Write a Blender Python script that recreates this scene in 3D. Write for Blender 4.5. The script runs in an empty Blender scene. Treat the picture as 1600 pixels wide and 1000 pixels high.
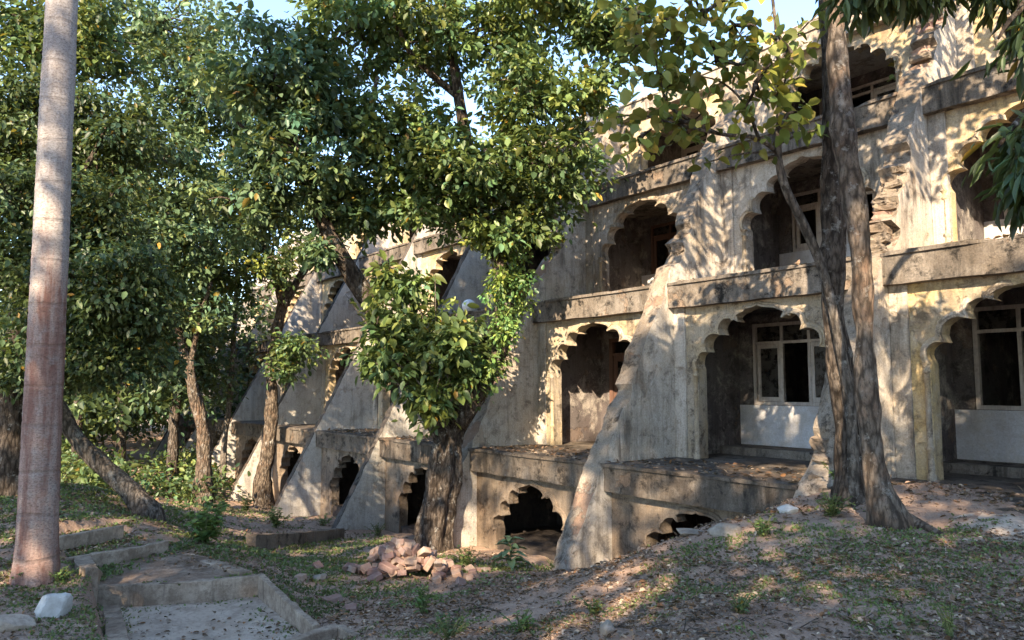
import bpy, bmesh, math, random
import numpy as np
from mathutils import Vector, Matrix, noise as mnoise

R = math.radians
rng = np.random.default_rng(7)
random.seed(7)
scene = bpy.context.scene
C = scene.collection

# ------------------------------------------------------------------ camera, sky, sun, exposure
FPX, PITCH, EYE = 1180.0, math.atan(105 / 1180.0), 1.6
cam_d = bpy.data.cameras.new('camera')
cam_d.sensor_width = 36.0
cam_d.lens = 36.0 * FPX / 1600.0
cam_d.clip_start, cam_d.clip_end = 0.05, 2000
cam = bpy.data.objects.new('camera', cam_d)
C.objects.link(cam)
cam.location = (0, 0, EYE)
cam.rotation_euler = (math.pi / 2 + PITCH, 0, 0)
scene.camera = cam

SUN_EL, SUN_AZ = R(31), R(197)          # azimuth clockwise from +Y
sunv = Vector((math.sin(SUN_AZ) * math.cos(SUN_EL), math.cos(SUN_AZ) * math.cos(SUN_EL), math.sin(SUN_EL)))
world = bpy.data.worlds.new('World')
scene.world = world
world.use_nodes = True
wn = world.node_tree.nodes
wl = world.node_tree.links
wn.clear()
sky = wn.new('ShaderNodeTexSky')
sky.sky_type = 'NISHITA'
sky.sun_disc = False
sky.sun_elevation = SUN_EL
sky.sun_rotation = SUN_AZ
sky.altitude = 600
sky.air_density, sky.dust_density, sky.ozone_density = 1.0, 0.3, 1.4
bg = wn.new('ShaderNodeBackground')
bg.inputs['Strength'].default_value = 0.105
wo = wn.new('ShaderNodeOutputWorld')
wl.new(sky.outputs[0], bg.inputs[0])
wl.new(bg.outputs[0], wo.inputs[0])
sd = bpy.data.lights.new('sun', 'SUN')
sd.energy = 3.3
sd.angle = R(0.5)
sd.color = (1.0, 0.80, 0.57)
sun = bpy.data.objects.new('sun', sd)
C.objects.link(sun)
sun.location = (0, 0, 40)
sun.rotation_euler = sunv.to_track_quat('Z', 'Y').to_euler()
vs = scene.view_settings
vs.view_transform = 'Standard'
vs.look = 'None'
vs.gamma = 1.0
vs.use_curve_mapping = False
vs.exposure = 2.5
scene.cycles.use_denoising = True
scene.cycles.max_bounces = 8
scene.cycles.transparent_max_bounces = 8

# ------------------------------------------------------------------ helpers
_cp, _sp = math.cos(PITCH), math.sin(PITCH)


def ray(x, y):
    u, v = (x - 800) / FPX, (500 - y) / FPX
    return np.array([u, _cp - v * _sp, _sp + v * _cp])


def at(x, y, Y):
    d = ray(x, y)
    p = d * (Y / d[1])
    return Vector((p[0], p[1], p[2] + EYE))


def tag(o, label=None, cat=None, group=None, kind=None):
    if label: o['label'] = label
    if cat: o['category'] = cat
    if group: o['group'] = group
    if kind: o['kind'] = kind
    return o


def empty(name, loc=(0, 0, 0), rz=0.0):
    o = bpy.data.objects.new(name, None)
    o.empty_display_size = 0.2
    o.location = loc
    o.rotation_euler = (0, 0, rz)
    C.objects.link(o)
    return o


def link(name, me, mat=None, parent=None, loc=None):
    o = bpy.data.objects.new(name, me)
    if mat is not None and len(me.materials) == 0:
        me.materials.append(mat)
    C.objects.link(o)
    if parent is not None:
        o.parent = parent
    if loc is not None:
        o.location = loc
    return o


def mesh_np(name, V, F, col=None, smooth=False):
    """mesh from numpy arrays; F is (m,k) of one polygon size"""
    V = np.asarray(V, dtype=np.float32)
    F = np.asarray(F, dtype=np.int32)
    me = bpy.data.meshes.new(name)
    me.vertices.add(len(V))
    me.vertices.foreach_set('co', V.ravel())
    m, k = F.shape
    me.loops.add(m * k)
    me.loops.foreach_set('vertex_index', F.ravel())
    me.polygons.add(m)
    me.polygons.foreach_set('loop_start', np.arange(0, m * k, k, dtype=np.int32))
    me.polygons.foreach_set('loop_total', np.full(m, k, dtype=np.int32))
    if smooth:
        me.polygons.foreach_set('use_smooth', np.ones(m, dtype=bool))
    if col is not None:
        a = me.color_attributes.new('col', 'FLOAT_COLOR', 'POINT')
        c4 = np.ones((len(V), 4), dtype=np.float32)
        c4[:, :3] = col
        a.data.foreach_set('color', c4.ravel())
    me.update(calc_edges=True)
    return me


def mesh_py(name, V, F, smooth=False):
    me = bpy.data.meshes.new(name)
    me.from_pydata([tuple(v) for v in V], [], F)
    if smooth:
        for p in me.polygons: p.use_smooth = True
    me.update()
    return me


BOXF = [(0, 3, 2, 1), (4, 5, 6, 7), (0, 1, 5, 4), (1, 2, 6, 5), (2, 3, 7, 6), (3, 0, 4, 7)]


def boxv(x0, x1, y0, y1, z0, z1):
    return [(x0, y0, z0), (x1, y0, z0), (x1, y1, z0), (x0, y1, z0), (x0, y0, z1), (x1, y0, z1), (x1, y1, z1), (x0, y1, z1)]


def grid_hash(ix, iy, seed):
    h = (ix.astype(np.int64) * 374761393 + iy.astype(np.int64) * 668265263 + seed * 974711) & 0x7fffffff
    h = ((h ^ (h >> 13)) * 1274126177) & 0x7fffffff
    return ((h ^ (h >> 16)) & 0xffff) / 65535.0


def vnoise(x, y, seed=0):
    x, y = np.asarray(x, float), np.asarray(y, float)
    ix, iy = np.floor(x), np.floor(y)
    fx, fy = x - ix, y - iy
    fx, fy = fx * fx * (3 - 2 * fx), fy * fy * (3 - 2 * fy)
    a, b = grid_hash(ix, iy, seed), grid_hash(ix + 1, iy, seed)
    c, d = grid_hash(ix, iy + 1, seed), grid_hash(ix + 1, iy + 1, seed)
    return (a * (1 - fx) + b * fx) * (1 - fy) + (c * (1 - fx) + d * fx) * fy


def fbm(x, y, seed=0, octv=4):
    s, a, t = 0, 1, 0
    for k in range(octv):
        s = s + a * (vnoise(np.asarray(x) * 2 ** k, np.asarray(y) * 2 ** k, seed + k) - 0.5)
        t += a
        a *= 0.5
    return s / t


def n3(p, sc, seed=0):
    return mnoise.noise(Vector((p[0] * sc + seed * 7.3, p[1] * sc - seed * 3.1, p[2] * sc + seed * 1.7)))


# ------------------------------------------------------------------ materials
class NT:
    def __init__(self, name):
        self.m = bpy.data.materials.new(name)
        self.m.use_nodes = True
        self.t = self.m.node_tree
        self.n, self.l = self.t.nodes, self.t.links
        self.n.clear()
        self.out = self.n.new('ShaderNodeOutputMaterial')
        self.tc = self.n.new('ShaderNodeTexCoord')

    def noise(self, scale=1.0, detail=4, rough=0.55, vec=None, stretch=None, loc=None, dist=0.0):
        n = self.n.new('ShaderNodeTexNoise')
        n.inputs['Scale'].default_value = scale
        n.inputs['Detail'].default_value = detail
        n.inputs['Roughness'].default_value = rough
        n.inputs['Distortion'].default_value = dist
        src = vec or self.tc.outputs['Object']
        if stretch or loc:
            mp = self.n.new('ShaderNodeMapping')
            if stretch: mp.inputs['Scale'].default_value = stretch
            if loc: mp.inputs['Location'].default_value = loc
            self.l.new(src, mp.inputs['Vector'])
            src = mp.outputs[0]
        self.l.new(src, n.inputs['Vector'])
        return n.outputs['Fac']

    def voro(self, scale, feature='F1', stretch=None):
        n = self.n.new('ShaderNodeTexVoronoi')
        n.feature = feature
        n.inputs['Scale'].default_value = scale
        src = self.tc.outputs['Object']
        if stretch:
            mp = self.n.new('ShaderNodeMapping')
            mp.inputs['Scale'].default_value = stretch
            self.l.new(src, mp.inputs['Vector'])
            src = mp.outputs[0]
        self.l.new(src, n.inputs['Vector'])
        return n.outputs['Distance']

    def ramp(self, fac, a, b, lo=0.0, hi=1.0):
        n = self.n.new('ShaderNodeMapRange')
        n.inputs['From Min'].default_value = a
        n.inputs['From Max'].default_value = b
        n.inputs['To Min'].default_value = lo
        n.inputs['To Max'].default_value = hi
        self.l.new(fac, n.inputs['Value'])
        return n.outputs[0]

    def mul(self, a, b):
        n = self.n.new('ShaderNodeMath')
        n.operation = 'MULTIPLY'
        self.l.new(a, n.inputs[0])
        if isinstance(b, (int, float)): n.inputs[1].default_value = b
        else: self.l.new(b, n.inputs[1])
        return n.outputs[0]

    def add(self, a, b):
        n = self.n.new('ShaderNodeMath')
        n.operation = 'ADD'
        self.l.new(a, n.inputs[0])
        if isinstance(b, (int, float)): n.inputs[1].default_value = b
        else: self.l.new(b, n.inputs[1])
        return n.outputs[0]

    def mix(self, fac, a, b):
        n = self.n.new('ShaderNodeMix')
        n.data_type = 'RGBA'
        if isinstance(fac, (int, float)): n.inputs[0].default_value = fac
        else: self.l.new(fac, n.inputs[0])
        for v, s in ((a, n.inputs[6]), (b, n.inputs[7])):
            if isinstance(v, tuple): s.default_value = (*v, 1)
            else: self.l.new(v, s)
        return n.outputs[2]

    def hsv_rand(self, col, hv=0.03, vv=0.3):
        oi = self.n.new('ShaderNodeObjectInfo')
        h = self.n.new('ShaderNodeHueSaturation')
        self.l.new(col, h.inputs['Color'])
        self.l.new(self.ramp(oi.outputs['Random'], 0, 1, 0.5 - hv, 0.5 + hv), h.inputs['Hue'])
        self.l.new(self.ramp(oi.outputs['Random'], 0, 1, 1 - vv, 1 + vv), h.inputs['Value'])
        return h.outputs[0]

    def bsdf(self, col, rough=0.85, bump=None, strength=0.3, dist=0.02, spec=0.3):
        b = self.n.new('ShaderNodeBsdfPrincipled')
        if isinstance(col, tuple): b.inputs['Base Color'].default_value = (*col, 1)
        else: self.l.new(col, b.inputs['Base Color'])
        if isinstance(rough, (int, float)): b.inputs['Roughness'].default_value = rough
        else: self.l.new(rough, b.inputs['Roughness'])
        b.inputs['Specular IOR Level'].default_value = spec
        if bump is not None:
            bn = self.n.new('ShaderNodeBump')
            bn.inputs['Strength'].default_value = strength
            bn.inputs['Distance'].default_value = dist
            self.l.new(bump, bn.inputs['Height'])
            self.l.new(bn.outputs[0], b.inputs['Normal'])
        self.l.new(b.outputs[0], self.out.inputs['Surface'])
        return self.m


def plaster(name, c1, c2, stain, amount=0.5, streak=1.0, peel=(0.30, 0.20, 0.13), peel_amt=0.25, off=0.0, bloom=0.6):
    k = NT(name)
    big = k.ramp(k.noise(0.7, 8, 0.7, loc=(off, off, 0)), 0.40, 0.60)
    col = k.mix(big, c1, c2)
    # pale lime bloom
    pb = k.noise(1.5, 9, 0.75, loc=(9, off, 4), dist=0.4)
    col = k.mix(k.ramp(pb, 0.50, 0.62, 0, bloom), col, (0.56, 0.51, 0.44))
    # rain streaks running down, broken up by a large patch mask
    st = k.noise(1.0, 7, 0.72, stretch=(3.4, 3.4, 0.42), loc=(off, 0, 0), dist=0.5)
    fine_st = k.noise(1.0, 5, 0.7, stretch=(13, 13, 0.8), loc=(off, 2, 0))
    st2 = k.noise(0.55, 5, 0.65, loc=(3 + off, 1, 2))
    f = k.mul(k.ramp(st, 0.46, 0.62), k.ramp(st2, 0.42, 0.60, 0.1, 1.0))
    col = k.mix(k.mul(f, streak * 0.85), col, stain)
    f2 = k.mul(k.ramp(fine_st, 0.52, 0.68), k.ramp(st2, 0.40, 0.58, 0.6, 0.0))
    col = k.mix(k.mul(f2, streak * 0.8), col, stain)
    # mould blotches
    bl = k.noise(3.1, 10, 0.78, loc=(off, 5, 0), dist=0.3)
    col = k.mix(k.ramp(bl, 0.52, 0.62, 0, amount), col, stain)
    lt = k.noise(0.9, 9, 0.8, loc=(off, 15, 3), dist=0.8)
    col = k.mix(k.ramp(lt, 0.56, 0.64, 0, amount * 0.5), col, (0.15, 0.13, 0.11))
    # fallen render
    pe = k.noise(1.1, 8, 0.66, loc=(off, 11, 7))
    pf = k.ramp(pe, 0.585, 0.61)
    col = k.mix(k.mul(pf, peel_amt), col, peel)
    fine = k.noise(38, 5, 0.75)
    col = k.mix(k.ramp(fine, 0.40, 0.68, 0, 0.45), col, stain)
    h = k.add(k.mul(fine, 0.3), k.mul(bl, 1.1))
    h = k.add(h, k.mul(pf, -0.8 if peel_amt > .2 else 0.0))
    return k.bsdf(col, 0.9, h, 0.8, 0.035, 0.12)


M = {}
M['plaster_grey'] = plaster('plaster_grey', (0.47, 0.40, 0.31), (0.56, 0.52, 0.46), (0.085, 0.07, 0.057), 0.6, 1.0, off=1.0)
M['plaster_pale'] = plaster('plaster_pale', (0.52, 0.48, 0.42), (0.60, 0.58, 0.54), (0.13, 0.115, 0.10), 0.4, 0.8, off=44.0)
M['plaster_yellow'] = plaster('plaster_yellow', (0.58, 0.43, 0.205), (0.53, 0.44, 0.30), (0.11, 0.085, 0.065), 0.6, 0.7, off=4.0)
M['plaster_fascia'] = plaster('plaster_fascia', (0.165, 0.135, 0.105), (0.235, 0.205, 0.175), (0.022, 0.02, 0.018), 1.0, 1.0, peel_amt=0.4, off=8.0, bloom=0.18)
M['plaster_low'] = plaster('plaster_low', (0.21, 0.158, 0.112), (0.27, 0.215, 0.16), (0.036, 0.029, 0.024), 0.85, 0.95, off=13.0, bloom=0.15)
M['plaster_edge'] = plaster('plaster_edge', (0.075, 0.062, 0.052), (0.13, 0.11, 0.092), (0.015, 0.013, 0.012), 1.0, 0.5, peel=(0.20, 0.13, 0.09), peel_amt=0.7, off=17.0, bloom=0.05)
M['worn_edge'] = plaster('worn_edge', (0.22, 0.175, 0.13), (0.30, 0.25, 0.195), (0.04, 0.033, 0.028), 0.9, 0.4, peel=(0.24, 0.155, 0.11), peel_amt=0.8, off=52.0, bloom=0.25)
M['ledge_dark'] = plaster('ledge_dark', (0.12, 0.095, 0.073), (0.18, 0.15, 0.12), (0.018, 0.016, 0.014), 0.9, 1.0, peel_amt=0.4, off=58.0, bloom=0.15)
M['plaster_worn'] = plaster('plaster_worn', (0.46, 0.36, 0.215), (0.42, 0.365, 0.29), (0.07, 0.056, 0.045), 0.85, 0.9, off=33.0, bloom=0.35)
M['inner_shade'] = plaster('inner_shade_plaster', (0.055, 0.045, 0.04), (0.085, 0.07, 0.06), (0.02, 0.018, 0.016), 0.8, 0.6, off=38.0, bloom=0.05)  # near-black colour stands in for the deep shade inside the basement
M['moulding'] = plaster('moulding', (0.44, 0.345, 0.215), (0.46, 0.40, 0.32), (0.09, 0.07, 0.052), 0.85, 0.7, off=21.0)
M['dado'] = plaster('dado_whitewash', (0.66, 0.66, 0.68), (0.60, 0.60, 0.62), (0.30, 0.28, 0.26), 0.25, 0.35, peel_amt=0.15, off=25.0)
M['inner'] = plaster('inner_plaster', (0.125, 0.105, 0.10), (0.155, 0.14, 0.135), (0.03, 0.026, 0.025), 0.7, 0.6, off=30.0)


def wood(name, c1, c2):
    k = NT(name)
    g = k.noise(1.0, 5, 0.6, stretch=(30, 30, 2))
    col = k.mix(k.ramp(g, 0.35, 0.65), c1, c2)
    d = k.noise(6, 5, 0.7)
    col = k.mix(k.ramp(d, 0.5, 0.75, 0, 0.6), col, (0.08, 0.06, 0.05))
    return k.bsdf(col, 0.7, g, 0.3, 0.01)


M['frame_paint'] = wood('frame_paint', (0.52, 0.48, 0.44), (0.40, 0.35, 0.31))
M['frame_brown'] = wood('frame_brown', (0.16, 0.085, 0.06), (0.10, 0.06, 0.045))
k = NT('dusty_glass')
dst = k.noise(5, 5, 0.7)
b_ = k.bsdf(k.mix(k.ramp(dst, 0.4, 0.75), (0.012, 0.011, 0.010), (0.07, 0.06, 0.05)), k.ramp(dst, 0.3, 0.7, 0.08, 0.5), spec=0.5)
M['glass'] = b_

k = NT('fired_brick')
nz = k.noise(9, 6, 0.7)
cb = k.mix(k.ramp(nz, 0.35, 0.65), (0.28, 0.165, 0.12), (0.36, 0.255, 0.20))
cb = k.mix(k.ramp(k.noise(4, 4, 0.6, loc=(3, 3, 3)), 0.5, 0.7, 0, 0.8), cb, (0.30, 0.26, 0.22))
cb = k.hsv_rand(cb, 0.015, 0.25)
M['brick'] = k.bsdf(cb, 0.95, nz, 0.6, 0.02, 0.1)


def bark(name, c1, c2, c3, sc=3.0, patch=0.5, strength=0.9, stretch=(2.2, 2.2, 0.6)):
    k = NT(name)
    a = k.noise(sc, 8, 0.72, stretch=stretch, dist=0.6)
    f = k.noise(sc * 7, 6, 0.75, stretch=stretch)
    col = k.mix(k.ramp(a, 0.35, 0.62), c1, c2)
    col = k.mix(k.ramp(k.noise(1.9, 6, 0.7, loc=(4, 2, 1)), 0.5, 0.64, 0, patch), col, c3)
    col = k.mix(k.ramp(f, 0.47, 0.66, 0, 0.85), col, (c1[0] * 0.3, c1[1] * 0.3, c1[2] * 0.3))
    vp = k.voro(11, 'F1', (1.5, 1.5, .5))
    col = k.mix(k.ramp(vp, 0.42, 0.7, 0, 0.75), col, (c1[0] * 0.3, c1[1] * 0.3, c1[2] * 0.3))
    lc = k.noise(4.5, 7, 0.75, loc=(7, 3, 9))
    col = k.mix(k.ramp(lc, 0.56, 0.64, 0, 0.7), col, (0.40, 0.38, 0.34))
    h = k.add(k.add(a, k.mul(f, 0.6)), k.mul(vp, -0.9))
    return k.bsdf(col, 0.95, h, strength, 0.10, 0.08)


M['bark_dark'] = bark('bark_dark', (0.075, 0.058, 0.045), (0.165, 0.132, 0.105), (0.22, 0.19, 0.16))
M['bark_grey'] = bark('bark_grey', (0.13, 0.108, 0.088), (0.27, 0.23, 0.19), (0.34, 0.29, 0.23))
M['bark_red'] = bark('bark_red', (0.15, 0.12, 0.095), (0.30, 0.25, 0.20), (0.20, 0.11, 0.065), patch=0.5)
M['bark_pale'] = bark('bark_pale', (0.11, 0.085, 0.065), (0.22, 0.175, 0.13), (0.22, 0.125, 0.072))

k = NT('palm_bark')
sep = k.n.new('ShaderNodeSeparateXYZ')
k.l.new(k.tc.outputs['Object'], sep.inputs[0])
hgt = k.ramp(sep.outputs['Z'], 2.4, 5.6)
nn = k.noise(1.0, 7, 0.7, stretch=(5.0, 5.0, 0.55), dist=0.3)
nf = k.noise(34, 6, 0.8, stretch=(1, 1, 1.8))
nb = k.noise(3.0, 8, 0.75, loc=(2, 4, 1))
lower = k.mix(k.ramp(nn, 0.42, 0.60), (0.20, 0.105, 0.082), (0.36, 0.265, 0.225))
upper = k.mix(k.ramp(nn, 0.40, 0.60), (0.42, 0.395, 0.375), (0.30, 0.27, 0.25))
hm = k.ramp(k.add(hgt, k.ramp(nn, 0.3, 0.7, -0.5, 0.5)), 0.2, 0.6)
cc = k.mix(hm, lower, upper)
cc = k.mix(k.ramp(nb, 0.53, 0.66, 0, 0.55), cc, (0.33, 0.31, 0.29))
cc = k.mix(k.ramp(nf, 0.46, 0.64, 0, 0.75), cc, (0.075, 0.05, 0.042))
wv = k.n.new('ShaderNodeTexWave')
wv.bands_direction = 'Z'
wv.inputs['Scale'].default_value = 0.62
wv.inputs['Distortion'].default_value = 2.2
wv.inputs['Detail'].default_value = 3
wv.inputs['Detail Scale'].default_value = 1.2
k.l.new(k.tc.outputs['Object'], wv.inputs['Vector'])
rg = k.ramp(wv.outputs['Fac'], 0.975, 0.996)
cc = k.mix(k.mul(rg, 0.22), cc, (0.09, 0.07, 0.06))
M['palm_bark'] = k.bsdf(cc, 0.85, k.add(nf, k.mul(rg, -0.7)), 0.6, 0.015, 0.2)


def leafmat(name, trans=0.32, rough=0.45, spec=0.4, hue=False):
    k = NT(name)
    at_ = k.n.new('ShaderNodeAttribute')
    at_.attribute_name = 'col'
    col = at_.outputs['Color']
    if hue:
        col = k.hsv_rand(col, 0.025, 0.3)
    b = k.n.new('ShaderNodeBsdfPrincipled')
    k.l.new(col, b.inputs['Base Color'])
    b.inputs['Roughness'].default_value = rough
    b.inputs['Specular IOR Level'].default_value = spec
    t = k.n.new('ShaderNodeBsdfTranslucent')
    tcx = k.mix(0.5, col, (0.20, 0.24, 0.03))
    k.l.new(tcx, t.inputs['Color'])
    mx = k.n.new('ShaderNodeMixShader')
    mx.inputs[0].default_value = trans
    k.l.new(b.outputs[0], mx.inputs[1])
    k.l.new(t.outputs[0], mx.inputs[2])
    k.l.new(mx.outputs[0], k.out.inputs['Surface'])
    return k.m


M['leaf'] = leafmat('leaf')
M['leaf_obj'] = leafmat('leaf_single', hue=True)
M['litter'] = leafmat('dry_leaf', trans=0.12, rough=0.8, spec=0.15)

k = NT('soil')
a = k.noise(0.45, 6, 0.62)
b2 = k.noise(3.2, 7, 0.7)
c2_ = k.noise(26, 6, 0.75)
col = k.mix(k.ramp(a, 0.36, 0.64), (0.34, 0.225, 0.155), (0.43, 0.31, 0.23))
col = k.mix(k.ramp(b2, 0.42, 0.66, 0, 0.6), col, (0.22, 0.155, 0.115))
col = k.mix(k.ramp(c2_, 0.48, 0.7, 0, 0.6), col, (0.46, 0.37, 0.30))
col = k.mix(k.ramp(k.noise(55, 4, 0.7), 0.52, 0.7, 0, 0.6), col, (0.06, 0.045, 0.035))
M['soil'] = k.bsdf(col, 0.97, k.add(k.mul(b2, 0.6), k.mul(c2_, 0.5)), 0.9, 0.05, 0.08)

def concrete(name, c1, c2, dirt, damt):
    k = NT(name)
    a = k.noise(1.6, 9, 0.74)
    b2 = k.noise(14, 7, 0.78)
    col = k.mix(k.ramp(a, 0.40, 0.60), c1, c2)
    col = k.mix(k.ramp(b2, 0.48, 0.68, 0, 0.7), col, (dirt[0] * .7, dirt[1] * .7, dirt[2] * .7))
    col = k.mix(k.ramp(k.noise(3.6, 9, 0.76, loc=(2, 8, 1)), 0.44, 0.58, 0, damt), col, dirt)
    col = k.mix(k.ramp(k.noise(1.0, 6, 0.7, stretch=(9, 9, 1.2)), 0.52, 0.66, 0, 0.55), col, (0.10, 0.078, 0.06))
    return k.bsdf(col, 0.95, k.add(b2, k.mul(a, 0.9)), 0.8, 0.025, 0.1)


M['kerb'] = concrete('kerb_concrete', (0.36, 0.28, 0.205), (0.46, 0.375, 0.285), (0.19, 0.14, 0.10), 0.7)
M['path_dirt'] = concrete('dirty_concrete', (0.28, 0.205, 0.15), (0.36, 0.28, 0.21), (0.17, 0.12, 0.085), 0.8)
k = NT('old_concrete')
a = k.noise(1.2, 7, 0.66)
b2 = k.noise(14, 6, 0.75)
col = k.mix(k.ramp(a, 0.36, 0.64), (0.41, 0.325, 0.245), (0.50, 0.415, 0.325))
col = k.mix(k.ramp(b2, 0.5, 0.72, 0, 0.7), col, (0.16, 0.13, 0.105))
col = k.mix(k.ramp(k.noise(4.3, 6, 0.7, loc=(2, 8, 1)), 0.47, 0.62, 0, 0.65), col, (0.24, 0.185, 0.14))
M['concrete'] = k.bsdf(col, 0.93, k.add(b2, k.mul(a, 0.7)), 0.6, 0.02, 0.12)

k = NT('pale_stone')
a = k.noise(4, 7, 0.7)
M['stone'] = k.bsdf(k.mix(k.ramp(a, 0.4, 0.62), (0.55, 0.53, 0.49), (0.36, 0.33, 0.29)), 0.9, a, 0.7, 0.04, 0.15)
k = NT('dirty_stone')
a = k.noise(5, 7, 0.7)
M['stone_dirty'] = k.bsdf(k.mix(k.ramp(a, 0.4, 0.62), (0.30, 0.26, 0.21), (0.18, 0.15, 0.12)), 0.95, a, 0.7, 0.04, 0.1)
k = NT('white_enamel')
a = k.noise(6, 5, 0.6)
M['white'] = k.bsdf(k.mix(k.ramp(a, 0.5, 0.75, 0, 0.4), (0.8, 0.8, 0.8), (0.6, 0.57, 0.52)), 0.3)

# ------------------------------------------------------------------ terrain
TH = R(52.7)                                   # facade frame: s along the front, t away from the viewpoint
ST, CT = math.sin(TH), math.cos(TH)


def st(s, t):
    return (t * ST - s * CT, t * CT + s * ST)


ctrl = [
    (0, 0, 0), (3, 0, 0), (-3, 0, -.2), (0, -8, 0), (8, -6, .1), (-8, -6, -.5), (0, -22, 0), (22, -22, .2), (-24, -22, -.6),
    (3, 5, 0), (.9, 5.3, -.1), (5, 5, .1), (8, 5, .15), (1.2, 7.1, -.33), (3, 7.5, -.02), (6, 8, .1),
    (2.45, 9.6, -.15), (4.07, 10.0, .1), (1.7, 10.1, -.5), (.93, 10.9, -1.0), (3.3, 9.9, -.02),
    (*st(8.2, 9.6), -1.45), (*st(9.3, 9.4), -1.6), (*st(7.0, 9.6), -0.9), (*st(8.0, 11.5), -1.8),
    (*st(6.06, 9.6), .08), (*st(4, 9), .1), (*st(4, 11.5), .16), (*st(1, 10), .16), (*st(5.3, 11.4), .17), (*st(2, 13.5), .17),
    (.74, 13.6, -1.6), (*st(12.6, 9.4), -1.85), (*st(12.6, 12), -2.0), (-1.65, 16.2, -1.9), (-.06, 14.2, -1.68), (-.42, 12.4, -1.5), (-.86, 10.2, -1.2),
    (.36, 8.5, -.75), (-1.2, 7.2, -.78), (-1.9, 12.4, -1.5), (-2.77, 10.9, -1.32), (-4.6, 15.5, -1.75), (-4.58, 20.4, -2.2), (-7.5, 23.7, -2.35),
    (-10.4, 27, -2.4), (-5.7, 9.05, -.7), (-4.3, 8.2, -.9), (-6.1, 12.7, -.62), (-8.3, 15, -.42), (-14, 15, -.3), (-5.0, 7.3, -.85),
    (-5.85, 14.4, -1.15), (-3.0, 8.6, -1.25), (-3.6, 10.2, -.98), (-2.2, 8.8, -1.15), (-12, 21, -1.2), (-20, 22, -.6), (-16, 32, -1.8), (-30, 40, -1.2), (-22, 55, -1.5),
    (-10, 8, -.5), (-12, 0, -.6), (*st(30, 16), -2.4), (*st(20, 16), -2.3), (30, 20, .2), (15, 5, .2), (20, 45, -1.5), (0, 70, -1.8), (45, -5, .2), (-45, 5, -.6), (-50, 60, -1.5), (50, 60, -1),
]
ctrl = np.array(ctrl, float)


def _tps(r2):
    return np.where(r2 > 1e-9, 0.5 * r2 * np.log(np.maximum(r2, 1e-9)), 0)


_n = len(ctrl)
_d2 = ((ctrl[:, None, :2] - ctrl[None, :, :2]) ** 2).sum(-1)
_A = np.zeros((_n + 3, _n + 3))
_A[:_n, :_n] = _tps(_d2) + np.eye(_n) * 0.02
_A[:_n, _n] = 1
_A[:_n, _n + 1:] = ctrl[:, :2]
_A[_n:, :_n] = _A[:_n, _n:].T
_w = np.linalg.solve(_A, np.concatenate([ctrl[:, 2], np.zeros(3)]))

# path floors (sheet polygons in x,y with their level); the soil is kept just below them
PATHS = []


def inpoly(x, y, poly):
    c = np.zeros(np.shape(x), bool)
    j = len(poly) - 1
    for i in range(len(poly)):
        xi, yi = poly[i][:2]
        xj, yj = poly[j][:2]
        q = ((yi > y) != (yj > y)) & (x < (xj - xi) * (y - yi) / (yj - yi + 1e-12) + xi)
        c ^= q
        j = i
    return c


def height(x, y, micro=True):
    x = np.atleast_1d(np.asarray(x, float))
    y = np.atleast_1d(np.asarray(y, float))
    shp = x.shape
    x, y = x.ravel(), y.ravel()
    z = np.zeros(len(x))
    for a in range(0, len(x), 20000):
        xs, ys = x[a:a + 20000], y[a:a + 20000]
        xc, yc = np.clip(xs, -45, 45), np.clip(ys, -22, 65)
        r2 = (xc[:, None] - ctrl[None, :, 0]) ** 2 + (yc[:, None] - ctrl[None, :, 1]) ** 2
        z[a:a + 20000] = _tps(r2) @ _w[:_n] + _w[_n] + _w[_n + 1] * xc + _w[_n + 2] * yc
    z = np.clip(z, -2.9, 0.35)
    if micro:
        z = z + 0.16 * fbm(x * 0.7, y * 0.7, 3, 3) + 0.10 * fbm(x * 2.3, y * 2.3, 11, 3) + 0.05 * fbm(x * 8, y * 8, 21, 2)
    for poly, lev in PATHS:
        q = inpoly(x, y, poly)
        z[q] = np.minimum(z[q], lev - 0.03)
    for poly, lev in PATHS[:3]:
        for (ax_, ay_), (bx2, by2) in zip([p[:2] for p in poly], [p[:2] for p in poly[1:] + poly[:1]]):
            dx_, dy_ = bx2 - ax_, by2 - ay_
            u_ = np.clip(((x - ax_) * dx_ + (y - ay_) * dy_) / (dx_ * dx_ + dy_ * dy_), 0, 1)
            dd = np.hypot(x - ax_ - u_ * dx_, y - ay_ - u_ * dy_)
            near_ = dd < .16
            z[near_] = np.minimum(z[near_], lev + .10)
    return z.reshape(shp)


def plane_z(poly, x, y):
    p = np.array([q_[:3] for q_ in poly], float)
    c_ = np.linalg.lstsq(np.c_[p[:, 0], p[:, 1], np.ones(len(p))], p[:, 2], rcond=None)[0]
    return c_[0] * x + c_[1] * y + c_[2]


def gz(x, y):
    return float(height(x, y)[0])


def gp(x, y):
    """where the view ray through a photo pixel meets the soil"""
    d = ray(x, y)
    Y = np.arange(1.5, 90, 0.05)
    px, pz = d[0] / d[1] * Y, EYE + d[2] / d[1] * Y
    h = height(px, Y)
    i = np.argmax(pz < h)
    return Vector((px[i], Y[i], h[i]))


def onlevel(x, y, z):
    d = ray(x, y)
    k_ = (z - EYE) / d[2]
    return (d[0] * k_, d[1] * k_, z)


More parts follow.
